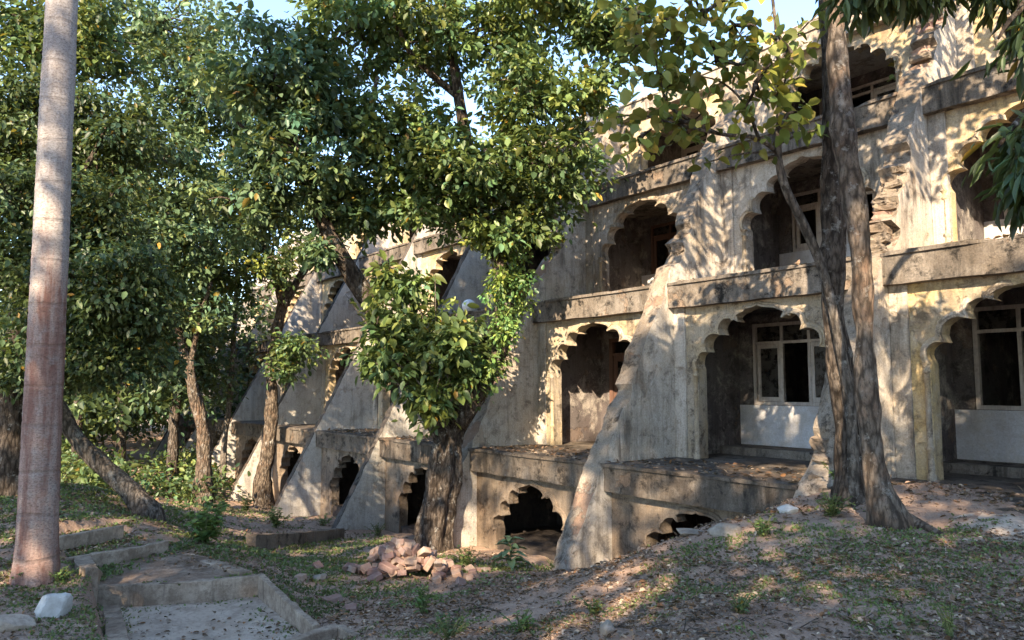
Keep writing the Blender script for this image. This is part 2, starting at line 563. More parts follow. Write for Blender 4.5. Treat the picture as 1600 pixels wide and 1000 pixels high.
# path outlines: floor levels
L0, L1, L2, L3 = -1.20, -0.89, -0.66, -0.47
path0 = [onlevel(x_, y_, z_) for x_, y_, z_ in ((178, 1030, L0), (150, 922, L0 + .06), (418, 922, L0 + .10), (500, 985, L0 + .02), (520, 1030, L0))]
path1 = [onlevel(x_, y_, z_) for x_, y_, z_ in ((140, 916, L1), (280, 914, L1), (412, 902, L1), (335, 874, L1 + .05), (264, 848, L1 + .13), (190, 868, L1 + .12), (110, 880, L1 + .08))]
path2 = [onlevel(*p, L2) for p in ((85, 872), (140, 866), (258, 846), (186, 830), (90, 850))]
PATHS += [(path0, L0), (path1, L1), (path2, L2)]

gx = np.concatenate([np.linspace(-400, -45, 20), np.linspace(-44, -13, 60), np.arange(-12.8, 9, 0.085), np.linspace(9.2, 45, 60), np.linspace(60, 400, 18)])
gy = np.concatenate([np.linspace(-300, -24, 14), np.linspace(-22, 3.2, 60), np.arange(3.4, 20, 0.085), np.linspace(20.2, 40, 90), np.linspace(41, 70, 40), np.linspace(80, 500, 20)])
GX, GY = np.meshgrid(gx, gy)
GZ = height(GX, GY)
nx, ny = len(gx), len(gy)
idx = np.arange(nx * ny).reshape(ny, nx)
GF = np.stack([idx[:-1, :-1].ravel(), idx[:-1, 1:].ravel(), idx[1:, 1:].ravel(), idx[1:, :-1].ravel()], 1)
ground = link('ground', mesh_np('ground', np.stack([GX.ravel(), GY.ravel(), GZ.ravel()], 1), GF, smooth=True), M['soil'])
tag(ground, 'brown soil strewn with litter rising into a mound at right', 'ground', kind='structure')


# ------------------------------------------------------------------ the building
S0, T0, Z0 = 14.0, 10.0, -2.0                  # the building's own origin
bx_, by_ = st(S0, T0)
building = empty('ruined_building', (bx_, by_, Z0), -TH)
tag(building, 'derelict stepped plaster building with scalloped arches and sloping buttress walls', 'building')
W, SA, FT = 4.4, 6.06, 0.30                    # bay width, first buttress, buttress thickness
SLAB = [(-0.32, 0.20), (3.20, 3.72), (6.35, 6.87), (9.0, 9.42)]
TEDGE = lambda z: 9.8 + 0.53 * z
TF = [TEDGE((a + b) / 2) + 0.17 for a, b in SLAB]
BACK = 19.0
fin_t = lambda i: 0.42 if i <= 2 else 0.24
FIRST, LAST = -2, 8                            # buttress numbers


def Lc(s, t, z):
    return (S0 - s, t - T0, z - Z0)


def part(name, V, F, mat, parent=None, smooth=False):
    return link(name, mesh_py(name, [Lc(*v) for v in V], F, smooth), mat, parent or building)


def sbox(name, s0, s1, t0, t1, z0, z1, mat, parent=None):
    # mirrored axis s: keep faces outward by ordering s descending
    return part(name, boxv(s1, s0, t0, t1, z0, z1), BOXF, mat, parent)


def rough_beam(name, s0, s1, t0, t1, z0, z1, mat, seed, amp=0.025, parent=None):
    """slab with a worn, slightly wavy front and chipped top edge"""
    n = max(6, int((s1 - s0) / 0.16))
    V, F = [], []
    prof = [(0.0, 0.0), (0.0, 0.5), (-0.012, 0.86), (-0.05, 0.88), (-0.05, 1.0), (0.18, 1.0)]
    m = len(prof) + 2
    for i in range(n + 1):
        s = s1 + (s0 - s1) * i / n
        for j, (dt, fz) in enumerate(prof):
            z = z0 + (z1 - z0) * fz
            q = (s, t0, z)
            chip = max(0.0, n3(q, 1.7, seed) - 0.15) * (0.16 if j in (3, 4) else 0.02)
            V.append((s, t0 + dt + amp * n3(q, 2.5, seed + 3) + chip, z - (chip * 0.6 if j >= 4 else 0) + (0.02 * n3(q, 2, seed + 8) if j in (0,) else 0)))
        V.append((s, t1, z1))
        V.append((s, t1, z0))
    for i in range(n):
        for j in range(m):
            a, b = i * m + j, i * m + (j + 1) % m
            F.append((a, a + m, b + m, b))
    F.append(tuple(range(m)))
    F.append(tuple(reversed(range(n * m, n * m + m))))
    return part(name, V, F, mat, parent)


def buttress(i):
    s = SA + W * i
    z_lo, z_hi = -3.4, 9.0
    zs = np.arange(z_lo, z_hi + 0.01, 0.11)
    amp = 0.075 if i <= 2 else 0.02
    FT = fin_t(i)
    notches = []
    if i == 0: notches = [(4.0, 0.22, 0.42), (4.55, 0.16, 0.30), (5.0, 0.2, 0.25), (5.5, 0.14, 0.18), (7.6, 0.25, 0.3), (0.6, 0.3, 0.12), (8.3, 0.2, 0.25)]
    if i == 1: notches = [(4.35, 0.18, 0.30), (4.9, 0.14, 0.22), (1.45, 0.12, 0.14), (7.9, 0.3, 0.3)]
    if i == 2: notches = [(5.2, 0.2, 0.2), (2.0, 0.15, 0.12)]
    cols = (-1, -0.4, 0.4, 1)
    V, F = [], []
    for z in zs:
        for c in cols:
            q = (c * 0.18 + i * 3.3, z, 0)
            t = TEDGE(z) + amp * n3(q, 1.4, 5) + amp * n3(q, 4.5, 9)
            for (zc, hw, dp) in notches:
                u = abs(z - zc) / hw
                if u < 1.4: t += dp * max(0, min(1, (1.4 - u) * 1.6)) * (0.8 + 0.4 * n3(q, 3, 2))
            if abs(c) == 1: t += 0.025 + 0.03 * n3(q, 6, 4)
            V.append((s - c * FT / 2, t, z))
    nz_ = len(zs)
    for a in range(nz_ - 1):
        for c in range(3):
            v = a * 4 + c
            F.append((v, v + 1, v + 5, v + 4))
    nb = len(V)
    for c in (-1, 1):
        V.append((s - c * FT / 2, BACK, z_lo))
        V.append((s - c * FT / 2, BACK, z_hi))
    F_edge = len(F)
    # side walls in horizontal strips, so that they shade evenly
    bl, tl, br, tr = nb, nb + 1, nb + 2, nb + 3
    lf = [a * 4 for a in range(nz_)]
    rt = [a * 4 + 3 for a in range(nz_)]
    F.append(tuple([bl] + lf + [tl]))
    F.append(tuple([tr] + rt[::-1] + [br]))
    F.append((tl, lf[-1], lf[-1] + 1, lf[-1] + 2, rt[-1], tr))
    F.append((bl, tl, tr, br))
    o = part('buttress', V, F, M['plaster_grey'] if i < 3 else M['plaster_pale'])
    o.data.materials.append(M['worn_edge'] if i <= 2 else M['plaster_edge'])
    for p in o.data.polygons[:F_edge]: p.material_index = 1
    bm = bmesh.new()
    bm.from_mesh(o.data)
    bm.normal_update()
    bmesh.ops.triangulate(bm, faces=[f for f in bm.faces if len(f.verts) > 4])
    bmesh.ops.recalc_face_normals(bm, faces=bm.faces)
    bm.to_mesh(o.data)
    bm.free()
    return o


butts = {i: buttress(i) for i in range(FIRST, LAST + 1)}
tag(butts[0], 'badly eroded buttress behind the twin trunks with exposed brick')

# exposed bricks in the broken edges of two buttresses
chunks = []
for q in range(5):
    bm = bmesh.new()
    bmesh.ops.create_cube(bm, size=1)
    bmesh.ops.subdivide_edges(bm, edges=bm.edges, cuts=2, use_grid_fill=True)
    for v in bm.verts:
        c_ = v.co.copy()
        v.co = c_ * (1 - .18 * (c_.length - .5)) + Vector((n3(c_, 2.2, q), n3(c_, 2.2, q + 9), n3(c_, 2.2, q + 20))) * .16
        v.co = Vector((v.co.x * .30, v.co.y * .22, v.co.z * .12))
    me = bpy.data.meshes.new('brick')
    bm.to_mesh(me)
    bm.free()
    me.materials.append(M['brick'] if q == 0 else M['worn_edge'] if q < 3 else M['plaster_low'])
    chunks.append(me)


def wall_bricks(i, z0, z1, n, red=.2):
    s = SA + W * i
    for q in range(n):
        z = z0 + (z1 - z0) * (q + random.random() * .6) / n
        o = link('brick', chunks[0] if random.random() < red else random.choice(chunks[1:]), None, butts[i])
        o.location = Lc(s + random.uniform(-.06, .06), TEDGE(z) + random.uniform(.16, .36), z)
        o.rotation_euler = (random.uniform(-.2, .2), random.uniform(-.2, .2), random.uniform(-.4, .4))
        o.scale = (random.uniform(.8, 1.2), random.uniform(.9, 1.6), random.uniform(.8, 1.6))


wall_bricks(0, 3.75, 5.3, 12, .12)
wall_bricks(0, 7.3, 8.6, 10)
wall_bricks(1, 4.1, 5.1, 8, .1)
wall_bricks(0, 0.25, 2.4, 14, .0)
wall_bricks(2, 4.9, 5.5, 4, .0)


def lobe_outline(a, zs, za):
    """half outline of a scalloped arch from jamb to apex: (x,z) with x>=0"""
    H = za - zs
    nodes = [(a, zs), (0.86 * a, zs + 0.30 * H), (0.63 * a, zs + 0.585 * H), (0.36 * a, zs + 0.80 * H)]
    pts = [(a, zs)]
    for q in range(3):
        (x0, y0), (x1, y1) = nodes[q], nodes[q + 1]
        dx, dy = x1 - x0, y1 - y0
        ln = math.hypot(dx, dy)
        nx_, ny_ = dy / ln, -dx / ln                 # outward (into the wall)
        for e in range(1, 8):
            u = e / 8
            # lobe: full bulge, cusp tip turned inwards
            bulge = 0.34 * ln * math.sin(math.pi * u) ** 0.75
            pts.append((x0 + dx * u + nx_ * bulge, y0 + dy * u + ny_ * bulge))
        pts.append((x1 - 0.025 * a, y1 - 0.02))
    x0, y0 = nodes[3]
    top = [(0.99, 0.16), (0.93, 0.36), (0.80, 0.55), (0.60, 0.68), (0.38, 0.76), (0.20, 0.83), (0.08, 0.91), (0.0, 1.0)]
    for fx, fz in top:
        pts.append((x0 * fx * 1.0 + (0.03 * a if fx > .3 else 0), y0 + (za - y0) * fz))
    return pts


def ring_wall(name, s0, s1, z0, z1, hs0, hs1, hz0, hz1, t, th, mat, parent=None):
    """wall plate with one rectangular opening, a single connected mesh"""
    V = []
    for tt in (t, t + th):
        V += [(s0, tt, z0), (s1, tt, z0), (s1, tt, z1), (s0, tt, z1), (hs0, tt, hz0), (hs1, tt, hz0), (hs1, tt, hz1), (hs0, tt, hz1)]
    F = []
    for i in range(4):
        j = (i + 1) % 4
        F.append((i, j, j + 4, i + 4))
        F.append((i + 8, i + 12, j + 12, j + 8))
        F.append((i + 4, j + 4, j + 12, i + 12))
        F.append((i, i + 8, j + 8, j))
    return part(name, V, F, mat, parent)


def window(s0, s1, z0, z1, t, detail, mat, seed):
    rr = random.Random(seed)
    w = ring_wall('window', s0, s1, z0, z1, s0 + .07, s1 - .07, z0 + .07, z1 - .07, t, .09, mat)
    zt = z0 + (z1 - z0) * 0.76
    sbox('transom', s0 + .06, s1 - .06, t + .012, t + .075, zt - .03, zt + .03, mat, w)
    nm = 5 if detail else 2
    cells = [s0 + .07 + (s1 - s0 - .14) * i / nm for i in range(nm + 1)]
    for c in cells[1:-1]:
        sbox('mullion', c - .03, c + .03, t + .006, t + .08, z0 + .06, z1 - .06, mat, w)
    for i in range(nm):
        c0, c1 = cells[i] + .03, cells[i + 1] - .03
        if rr.random() < .75:
            sbox('pane', c0, c1, t + .04, t + .046, zt + .03, z1 - .07, M['glass'], w)
        r_ = rr.random()
        if r_ < .72:
            sash = ring_wall('sash', c0, c1, z0 + .075, zt - .035, c0 + .075, c1 - .075, z0 + .17, zt - .12, t + .02, .045, mat, w)
            if r_ < .5:
                sbox('pane', c0 + .07, c1 - .07, t + .038, t + .044, z0 + .165, zt - .115, M['glass'], w)
    return w


def shaft(name, s, t, z0, z1, r, mat):
    """slender jamb colonnette with base and neck rings"""
    prof = [(z0, r * 1.5), (z0 + .10, r * 1.5), (z0 + .12, r * 1.0), (z0 + .45, r * .95), (z0 + .47, r * 1.25), (z0 + .51, r * 1.25), (z0 + .53, r * .92),
            (z1 - .16, r * .88), (z1 - .15, r * 1.2), (z1 - .11, r * 1.2), (z1 - .10, r * .9), (z1 - .03, r * 1.15), (z1, r * 1.5)]
    V, F = [], []
    for z, rr in prof:
        for j in range(8):
            a = 2 * math.pi * j / 8
            V.append((s + rr * math.cos(a), t + rr * math.sin(a), z))
    for i in range(len(prof) - 1):
        for j in range(8):
            j2 = (j + 1) % 8
            F.append((i * 8 + j, (i + 1) * 8 + j, (i + 1) * 8 + j2, i * 8 + j2))
    return part(name, V, F, mat, smooth=True)


def bay(i, k):
    """bay between buttress i and i+1 on storey k"""
    sa, sb = SA + W * i + fin_t(i) / 2 - .012, SA + W * (i + 1) - fin_t(i + 1) / 2 + .012
    zf = -3.3 if k == 0 else SLAB[k - 1][1] - .015
    zc = SLAB[k][0] + .02
    t = TF[k] + 0.20
    sc = SA + W * (i + .5) + (.32 if (i, k) == (-1, 2) else 0)
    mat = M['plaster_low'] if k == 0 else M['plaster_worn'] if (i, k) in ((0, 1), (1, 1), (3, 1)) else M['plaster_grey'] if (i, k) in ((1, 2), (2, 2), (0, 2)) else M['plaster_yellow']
    floor_vis = {0: -2.1, 1: 0.2, 2: 3.72, 3: 6.87}[k]
    a = {0: 1.25, 1: 1.42, 2: 1.40, 3: 1.25}[k]
    zap = zc - {0: .14, 1: .12, 2: .14, 3: .16}[k]
    zsp = {0: -1.55, 1: 1.95, 2: 4.95, 3: 8.0}[k]
    half = lobe_outline(a, zsp, zap)
    right = [(sc - x, z) for x, z in half]            # smaller s = right in the picture
    left = [(sc + x, z) for x, z in half][::-1][1:]
    wear = lambda p: (p[0] + .03 * n3((p[0], p[1], k), 2.2, i) + .02 * n3((p[0], p[1], k), 7, i + 5), min(zc - .05, p[1] + .03 * n3((p[0], p[1], k), 2.2, i + 9) + .02 * n3((p[0], p[1], k), 7, i + 3)))
    right, left = [wear(p) for p in right], [wear(p) for p in left]
    arch = [(sc - a, zf)] + right + left + [(sc + a, zf)]
    outer = [(sb, zf), (sb, zc), (sa, zc), (sa, zf)]
    loop = arch + outer
    th = .26
    n = len(loop)
    wsp = 0.012
    V = [(s, t + wsp * n3((s, z, k), 1.5, i), z) for s, z in loop] + [(s, t + th, z) for s, z in loop]
    bm = bmesh.new()
    vs_ = [bm.verts.new(Lc(*v)) for v in V]
    f1 = bm.faces.new(vs_[:n])
    f2 = bm.faces.new(vs_[n:][::-1])
    for j in range(n):
        j2 = (j + 1) % n
        bm.faces.new((vs_[j], vs_[j + n], vs_[j2 + n], vs_[j2]))
    bm.normal_update()
    bmesh.ops.triangulate(bm, faces=[f1, f2])
    bmesh.ops.recalc_face_normals(bm, faces=bm.faces)
    me = bpy.data.meshes.new('arch_wall')
    bm.to_mesh(me)
    bm.free()
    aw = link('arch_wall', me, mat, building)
    # moulded rim following the scallops
    near = i <= 4
    pts = right + left
    prof = [(0.0, 0.004), (0.0, -0.05), (0.035, -0.058), (0.05, -0.03), (0.085, -0.03), (0.10, 0.004)] if near else [(0.0, .004), (0.0, -.045), (.09, -.03), (.10, .004)]
    nrm = []
    for j in range(len(pts)):
        p0, p1 = pts[max(0, j - 1)], pts[min(len(pts) - 1, j + 1)]
        dx, dz = p1[0] - p0[0], p1[1] - p0[1]
        l = math.hypot(dx, dz) or 1
        nrm.append((-dz / l, dx / l))
    # outward = away from the opening's middle
    cen = (sc, zf + (zap - zf) * .6)
    V, F = [], []
    m = len(prof)
    for (s, z), (na, nb_) in zip(pts, nrm):
        if (s - cen[0]) * na + (z - cen[1]) * nb_ < 0: na, nb_ = -na, -nb_
        gone = n3((s, z, k * 3), 1.3, i + 40) > .22
        for o_, dt in prof:
            if gone: dt = .012 + .01 * n3((s, z, 1), 9, i)
            zz = min(z + nb_ * o_, zc - .004)
            V.append((s + na * o_, t + dt, zz))
    for j in range(len(pts) - 1):
        for q in range(m - 1):
            v = j * m + q
            F.append((v, v + 1, v + m + 1, v + m))
    part('arch_moulding', V, F, M['moulding'] if k else M['plaster_low'], aw)
    if k and i <= 5:
        for sg in (-1, 1):
            shaft('colonnette', sc + sg * (a + .055), t - .005, floor_vis - .02, zsp + .02, .05, M['moulding'])
            # flat pilaster strip beside each buttress
            pa = sa + .02 if sg < 0 else sb - .30
            sbox('pilaster', pa, pa + .28, t - .045, t + .05, zf + .01, zc - .01, M['plaster_grey'])
    # room behind the arcade
    for w0, w1 in ((sa + .008, sa + .03), (sb - .03, sb - .008)):
        sbox('shade_lining', w0, w1, t + th + .01, BACK - .15, zf + .02, zc - .02, M['inner_shade'] if k == 0 else M['inner'])  # thin linings added over the pale buttress sides to darken the rooms
    ti = t + 2.1
    zft = floor_vis
    if k == 0:
        if i >= 1: sbox('shade_floor', sa, sb, t + .05, BACK - .2, -3.3, -1.80 if i == 1 else -2.12, M['inner_shade'])  # dark slab added over the bright soil, its colour imitating interior shade
        ring_wall('inner_wall', sa, sb, zf, zc, sc - .9, sc + .3, -3.2, -.9, ti + .3, .2, M['inner_shade'])
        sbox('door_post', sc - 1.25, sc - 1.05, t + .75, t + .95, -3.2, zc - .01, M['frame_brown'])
        return
    zd = zft + 1.02
    if (i, k) in ((1, 1),):
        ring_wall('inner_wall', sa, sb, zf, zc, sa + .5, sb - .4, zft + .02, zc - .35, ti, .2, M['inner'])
        dr = ring_wall('door_frame', sa + .5, sb - .4, zft + .015, zc - .35, sa + .62, sb - .52, zft + .05, zc - .45, ti - .03, .12, M['frame_brown'])
        for q in range(4):
            c0 = sa + .63 + q * (sb - sa - 1.16) / 4
            c1 = c0 + (sb - sa - 1.16) / 4 - .02
            if q == 1: continue
            lf_ = ring_wall('door_leaf', c0, c1, zft + .06, zc - .8, c0 + .12, c1 - .12, zft + .9, zc - .95, ti + .0, .05, M['frame_brown'] if q != 2 else M['frame_paint'], dr)
            sbox('pane', c0 + .11, c1 - .11, ti + .02, ti + .027, zft + .89, zc - .94, M['glass'], dr)
        sbox('door_transom', sa + .6, sb - .5, ti - .02, ti + .06, zc - .8, zc - .74, M['frame_brown'], dr)
        return
    mat_w = M['frame_brown'] if (i, k) == (1, 2) else M['frame_paint']
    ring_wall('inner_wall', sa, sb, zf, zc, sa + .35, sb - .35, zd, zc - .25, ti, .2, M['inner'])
    sbox('dado', sa + .02, sb - .02, ti - .015, ti + .02, zft + .17, zd - .004, M['dado'])
    sbox('threshold', sa + .0, sb - .0, ti - .75, ti + .01, zf, zft + .16, M['plaster_fascia'])
    if i <= 3:
        window(sa + .36, sb - .36, zd + .003, zc - .255, ti + .03, i <= 1, mat_w, i * 7 + k)


for i in range(FIRST, LAST):
    for k_ in range(4):
        bay(i, k_)
    sa, sb = SA + W * i + fin_t(i) / 2 - .02, SA + W * (i + 1) - fin_t(i + 1) / 2 + .02
    for k_ in range(4):
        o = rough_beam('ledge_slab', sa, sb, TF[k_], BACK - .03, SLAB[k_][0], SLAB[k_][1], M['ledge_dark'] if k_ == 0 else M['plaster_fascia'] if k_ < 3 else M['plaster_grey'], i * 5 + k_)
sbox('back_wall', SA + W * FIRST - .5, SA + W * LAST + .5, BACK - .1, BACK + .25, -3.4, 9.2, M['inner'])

# broken parapet stubs on the roof edge
for i in range(FIRST, LAST):
    if i in (1, 4): continue
    sa, sb = SA + W * i + .4, SA + W * (i + 1) - (1.6 if i % 2 else .4)
    rough_beam('parapet', sa, sb, TF[3] + .2, TF[3] + .42, 9.41, 9.41 + (.5 if i % 2 else .32), M['plaster_grey'], 60 + i, .04)

# globe on the ledge of the third bay
lp = st(SA + W * 2 + 1.7, TF[1] + .12)

# concrete apron in front of the right bays
ap = [st(5.2, 10.7), st(5.0, 8.6), st(3.4, 7.9), st(1.0, 7.9), st(-2, 8.6), st(-2, 11.3), st(5.2, 11.3)]
axs, ays = np.meshgrid(np.arange(2, 12, .12), np.arange(4, 14, .12))
ok = inpoly(axs + .5 * fbm(axs * 1.3, ays * 1.3, 31), ays + .5 * fbm(axs * 1.3, ays * 1.3, 37), ap)
apc = np.mean(np.array(ap), 0)
sh = [tuple(apc + .8 * (np.array(p) - apc)) for p in ap]
az = height(axs, ays, True) - .01 + 0.10 * fbm(axs * 1.1, ays * 1.1, 41, 3)
az -= np.where(inpoly(axs + .6 * fbm(axs, ays, 43), ays + .6 * fbm(axs, ays, 47), sh), 0, .12)
ii = np.arange(axs.size).reshape(axs.shape)
q = ok[:-1, :-1] & ok[1:, :-1] & ok[:-1, 1:] & ok[1:, 1:]
AF = np.stack([ii[:-1, :-1][q], ii[:-1, 1:][q], ii[1:, 1:][q], ii[1:, :-1][q]], 1)
used, inv = np.unique(AF, return_inverse=True)
AV = np.stack([axs.ravel(), ays.ravel(), az.ravel()], 1)[used]
o = link('concrete_pavement', mesh_np('concrete_pavement', AV, inv.reshape(AF.shape), smooth=True), M['concrete'])
tag(o, 'broken concrete apron before the right arch', 'pavement', kind='structure')


# ------------------------------------------------------------------ stepped path with kerbs
def sheet(name, poly, lev):
    V = [tuple(p) for p in poly]
    me = mesh_py(name, V, [tuple(range(len(V)))])
    bm = bmesh.new()
    bm.from_mesh(me)
    bmesh.ops.triangulate(bm, faces=bm.faces)
    bmesh.ops.subdivide_edges(bm, edges=bm.edges, cuts=5, use_grid_fill=True)
    bmesh.ops.recalc_face_normals(bm, faces=bm.faces)
    for v in bm.verts: v.co.z += 0.03 * n3(v.co, 1.6, 3)
    if bm.faces and sum(f.normal.z for f in bm.faces) < 0:
        bmesh.ops.reverse_faces(bm, faces=bm.faces)
    bm.to_mesh(me)
    bm.free()
    return link(name, me, M['concrete'])


p0 = tag(sheet('path', path0, L0), 'lowest bare concrete landing of the stepped path', 'path', kind='structure')
p1 = tag(sheet('path', path1, L1), 'middle landing of the stepped path strewn with leaves', 'path', kind='structure')
for p_ in (p1,): p_.data.materials.clear(); p_.data.materials.append(M['path_dirt'])
p2 = tag(sheet('path', path2, L2), 'topmost landing of the stepped path', 'path', kind='structure')


p2.data.materials.clear(); p2.data.materials.append(M['path_dirt'])
KERBS = []


def kerb(pts, th, depth, parent, seed):
    """pts: world points of the kerb's top; worn concrete strip with rounded top"""
    P = []
    for a, b in zip(pts[:-1], pts[1:]):
        a, b = Vector(a), Vector(b)
        n = max(2, int((b - a).length / 0.12))
        P += [a.lerp(b, q / n) for q in range(n)]
    P.append(Vector(pts[-1]))
    KERBS.extend(P)
    V, F = [], []
    prof = [(-.5, -depth), (-.5, -.012), (-.45, 0), (.45, 0), (.5, -.012), (.5, -depth)]
    m = len(prof)
    for j, p in enumerate(P):
        d = (P[min(j + 1, len(P) - 1)] - P[max(j - 1, 0)])
        d.z = 0
        d.normalize()
        nrm = Vector((-d.y, d.x, 0))
        for w_, dz in prof:
            v = p + nrm * (w_ * th * (1 + .08 * n3(p, 3, seed)))
            v.z += dz + (0.018 * n3(v, 5, seed + 1) if dz > -.1 else 0)
            V.append(v)
    for j in range(len(P) - 1):
        for q in range(m):
            q2 = (q + 1) % m
            F.append((j * m + q, j * m + q2, (j + 1) * m + q2, (j + 1) * m + q))
    F.append(tuple(range(m))[::-1])
    F.append(tuple(range((len(P) - 1) * m, len(P) * m)))
    me = mesh_py('kerb', V, F)
    bm = bmesh.new()
    bm.from_mesh(me)
    bmesh.ops.recalc_face_normals(bm, faces=bm.faces)
    bm.to_mesh(me)
    bm.free()
    return link('kerb', me, M['kerb'], parent)


on = onlevel
up = Vector((0, 0, .11))
kerb([gp(186, 1040) + up, gp(178, 985) + up, gp(168, 948) + up, gp(154, 920) + up, gp(136, 900) + up, gp(124, 889) + up], .2, .45, p0, 1)
kerb([on(152, 913, L1 + .02), on(230, 912, L1 + .02), on(330, 906, L1 + .03), on(405, 897, L1 + .05)], .09, .5, p0, 2)
kerb([on(407, 897, L1 + .05), on(450, 938, L1 - .04), on(494, 976, L1 - .12)], .08, .6, p0, 3)
kerb([on(415, 1012, -.98), on(528, 976, -.98)], .11, .5, p0, 4)
kerb([on(531, 977, -.98), on(585, 1004, -.96), on(680, 1040, -.95)], .09, .5, p0, 5)
kerb([on(60, 880, L2 + .02), on(140, 866, L2 + .02)], .11, .5, p1, 6)
kerb([on(142, 865, L2 + .03), on(200, 857, L2 + .02), on(260, 845, L2 + .02)], .10, .5, p1, 7)
kerb([on(266, 850, L1 + .05), on(312, 872, L1 + .02)], .10, .5, p1, 8)
kerb([on(322, 874, L1 + .06), on(384, 893, L1 + .05)], .18, .5, p1, 8)
kerb([on(60, 845, L3 + .02), on(128, 832, L3 + .02), on(190, 821, L3 + .02)], .10, .5, p2, 9)
# low retaining wall before the buttresses
lw = kerb([gp(392, 856) + Vector((0, 0, .26)), gp(460, 850) + Vector((0, 0, .24)), gp(532, 838) + Vector((0, 0, .2))], .22, .8, None, 10)
lw.name = 'low_wall'
lw.data.materials.clear(); lw.data.materials.append(M['plaster_low'])
tag(lw, 'low mossy retaining wall in front of the left buttresses', 'wall')


# ------------------------------------------------------------------ stones and bricks
def boulder(name, loc, size, mat, seed, label, cat='stone', group=None, sub=3):
    bm = bmesh.new()
    bmesh.ops.create_icosphere(bm, subdivisions=sub, radius=1)
    for v in bm.verts:
        f = 1 + .35 * n3(v.co, 1.1, seed) + .12 * n3(v.co, 3, seed)
        c = v.co * f
        # a few flat fractured faces
        for q in range(5):
            r_ = random.Random(seed * 13 + q)
            d = Vector((r_.uniform(-1, 1), r_.uniform(-1, 1), r_.uniform(-.4, 1))).normalized()
            e = c.dot(d) - .72
            if e > 0: c -= d * e * .9
        v.co = Vector((c.x * size[0], c.y * size[1], c.z * size[2]))
    me = bpy.data.meshes.new(name)
    bm.to_mesh(me)
    bm.free()
    o = link(name, me, mat)
    o.location = loc
    o.rotation_euler = (0, 0, seed)
    return tag(o, label, cat, group)


def below(p, d): return (p[0], p[1], p[2] - d)


g = gp(82, 962)
boulder('rock', (g.x, g.y, g.z + .06), (.21, .17, .17), M['stone'], 4, 'white rounded rock lying in front of the palm trunk', 'rock')
g = gp(1145, 840)
boulder('rock', (g.x, g.y + .2, g.z + .02), (.2, .15, .09), M['stone_dirty'], 9, 'flat grey boulder on the crest of the mound', 'rock')
g = gp(1085, 838)
boulder('rock', (g.x, g.y + .2, g.z + .0), (.2, .14, .06), M['stone_dirty'], 12, 'larger flat boulder at the left end of the mound crest', 'rock')
g = gp(1232, 800)
boulder('rock', (g.x, g.y, g.z + .02), (.14, .11, .06), M['stone'], 15, 'small whitish lump of rubble beside the ledge corner', 'rock')
g = gp(948, 990)
boulder('rock', (g.x, g.y, g.z + .02), (.08, .06, .06), M['stone_dirty'], 17, 'fist sized grey stone at the bottom edge of the picture', 'rock')
g = gp(10, 985)
boulder('kerb_block', (g.x - .06, g.y, g.z + .02), (.16, .3, .12), M['concrete'], 21, 'grey concrete block in the bottom left corner', 'block')
g = gp(500, 905)
boulder('rock', (g.x, g.y, g.z + .01), (.16, .1, .06), M['stone_dirty'], 23, 'flat stone in the grass left of the brick heap', 'rock')

# loose bricks in a heap
bmeshes = []
for q in range(6):
    bm = bmesh.new()
    L_, W_, H_ = random.uniform(.10, .135), .062, .042
    if q >= 4: L_ *= .6
    bmesh.ops.create_cube(bm, size=2)
    for v in bm.verts: v.co = Vector((v.co.x * L_, v.co.y * W_, v.co.z * H_)) * random.uniform(.88, 1.08)
    bmesh.ops.bevel(bm, geom=list(bm.edges), offset=.008, segments=1, affect='EDGES')
    me = bpy.data.meshes.new('rubble_brick')
    bm.to_mesh(me)
    bm.free()
    me.materials.append(M['brick'])
    bmeshes.append(me)
hc = gp(628, 900)
heap = []
for q in range(150):
    a = random.uniform(0, 2 * math.pi)
    r_ = abs(random.gauss(0, .5))
    x = hc.x + 1.0 * r_ * math.cos(a) * 1.15
    y = hc.y + 0.15 + .8 * r_ * math.sin(a)
    e = math.hypot((x - hc.x) / 1.0, (y - hc.y - .15) / .75)
    z = gz(x, y) + .03 + max(0, .52 * (1 - e ** 1.5)) * random.uniform(.25, 1.0)
    heap.append((x, y, z))
for q, (x, y, z) in enumerate(heap):
    o = link('rubble_brick', random.choice(bmeshes), None)
    o.location = (x, y, z)
    o.rotation_euler = (random.gauss(0, .35), random.gauss(0, .35), random.uniform(0, 6.28))
    o.scale = [random.uniform(1.0, 1.3)] * 3
    tag(o, 'broken reddish brown brick in the heap beside the big tree', 'brick', 'bricks in the rubble heap')
for q, (px, py) in enumerate([(520, 940), (755, 893), (470, 905), (735, 905), (720, 915), (548, 955)]):
    g = gp(px, py)
    o = link('rubble_brick', random.choice(bmeshes), None)
    o.location = (g.x, g.y, g.z + .02)
    o.rotation_euler = (random.gauss(0, .2), random.gauss(0, .2), random.uniform(0, 6.28))
    o.scale = [1.1] * 3
    tag(o, 'stray brick lying in the grass away from the heap', 'brick', 'stray bricks around the heap')


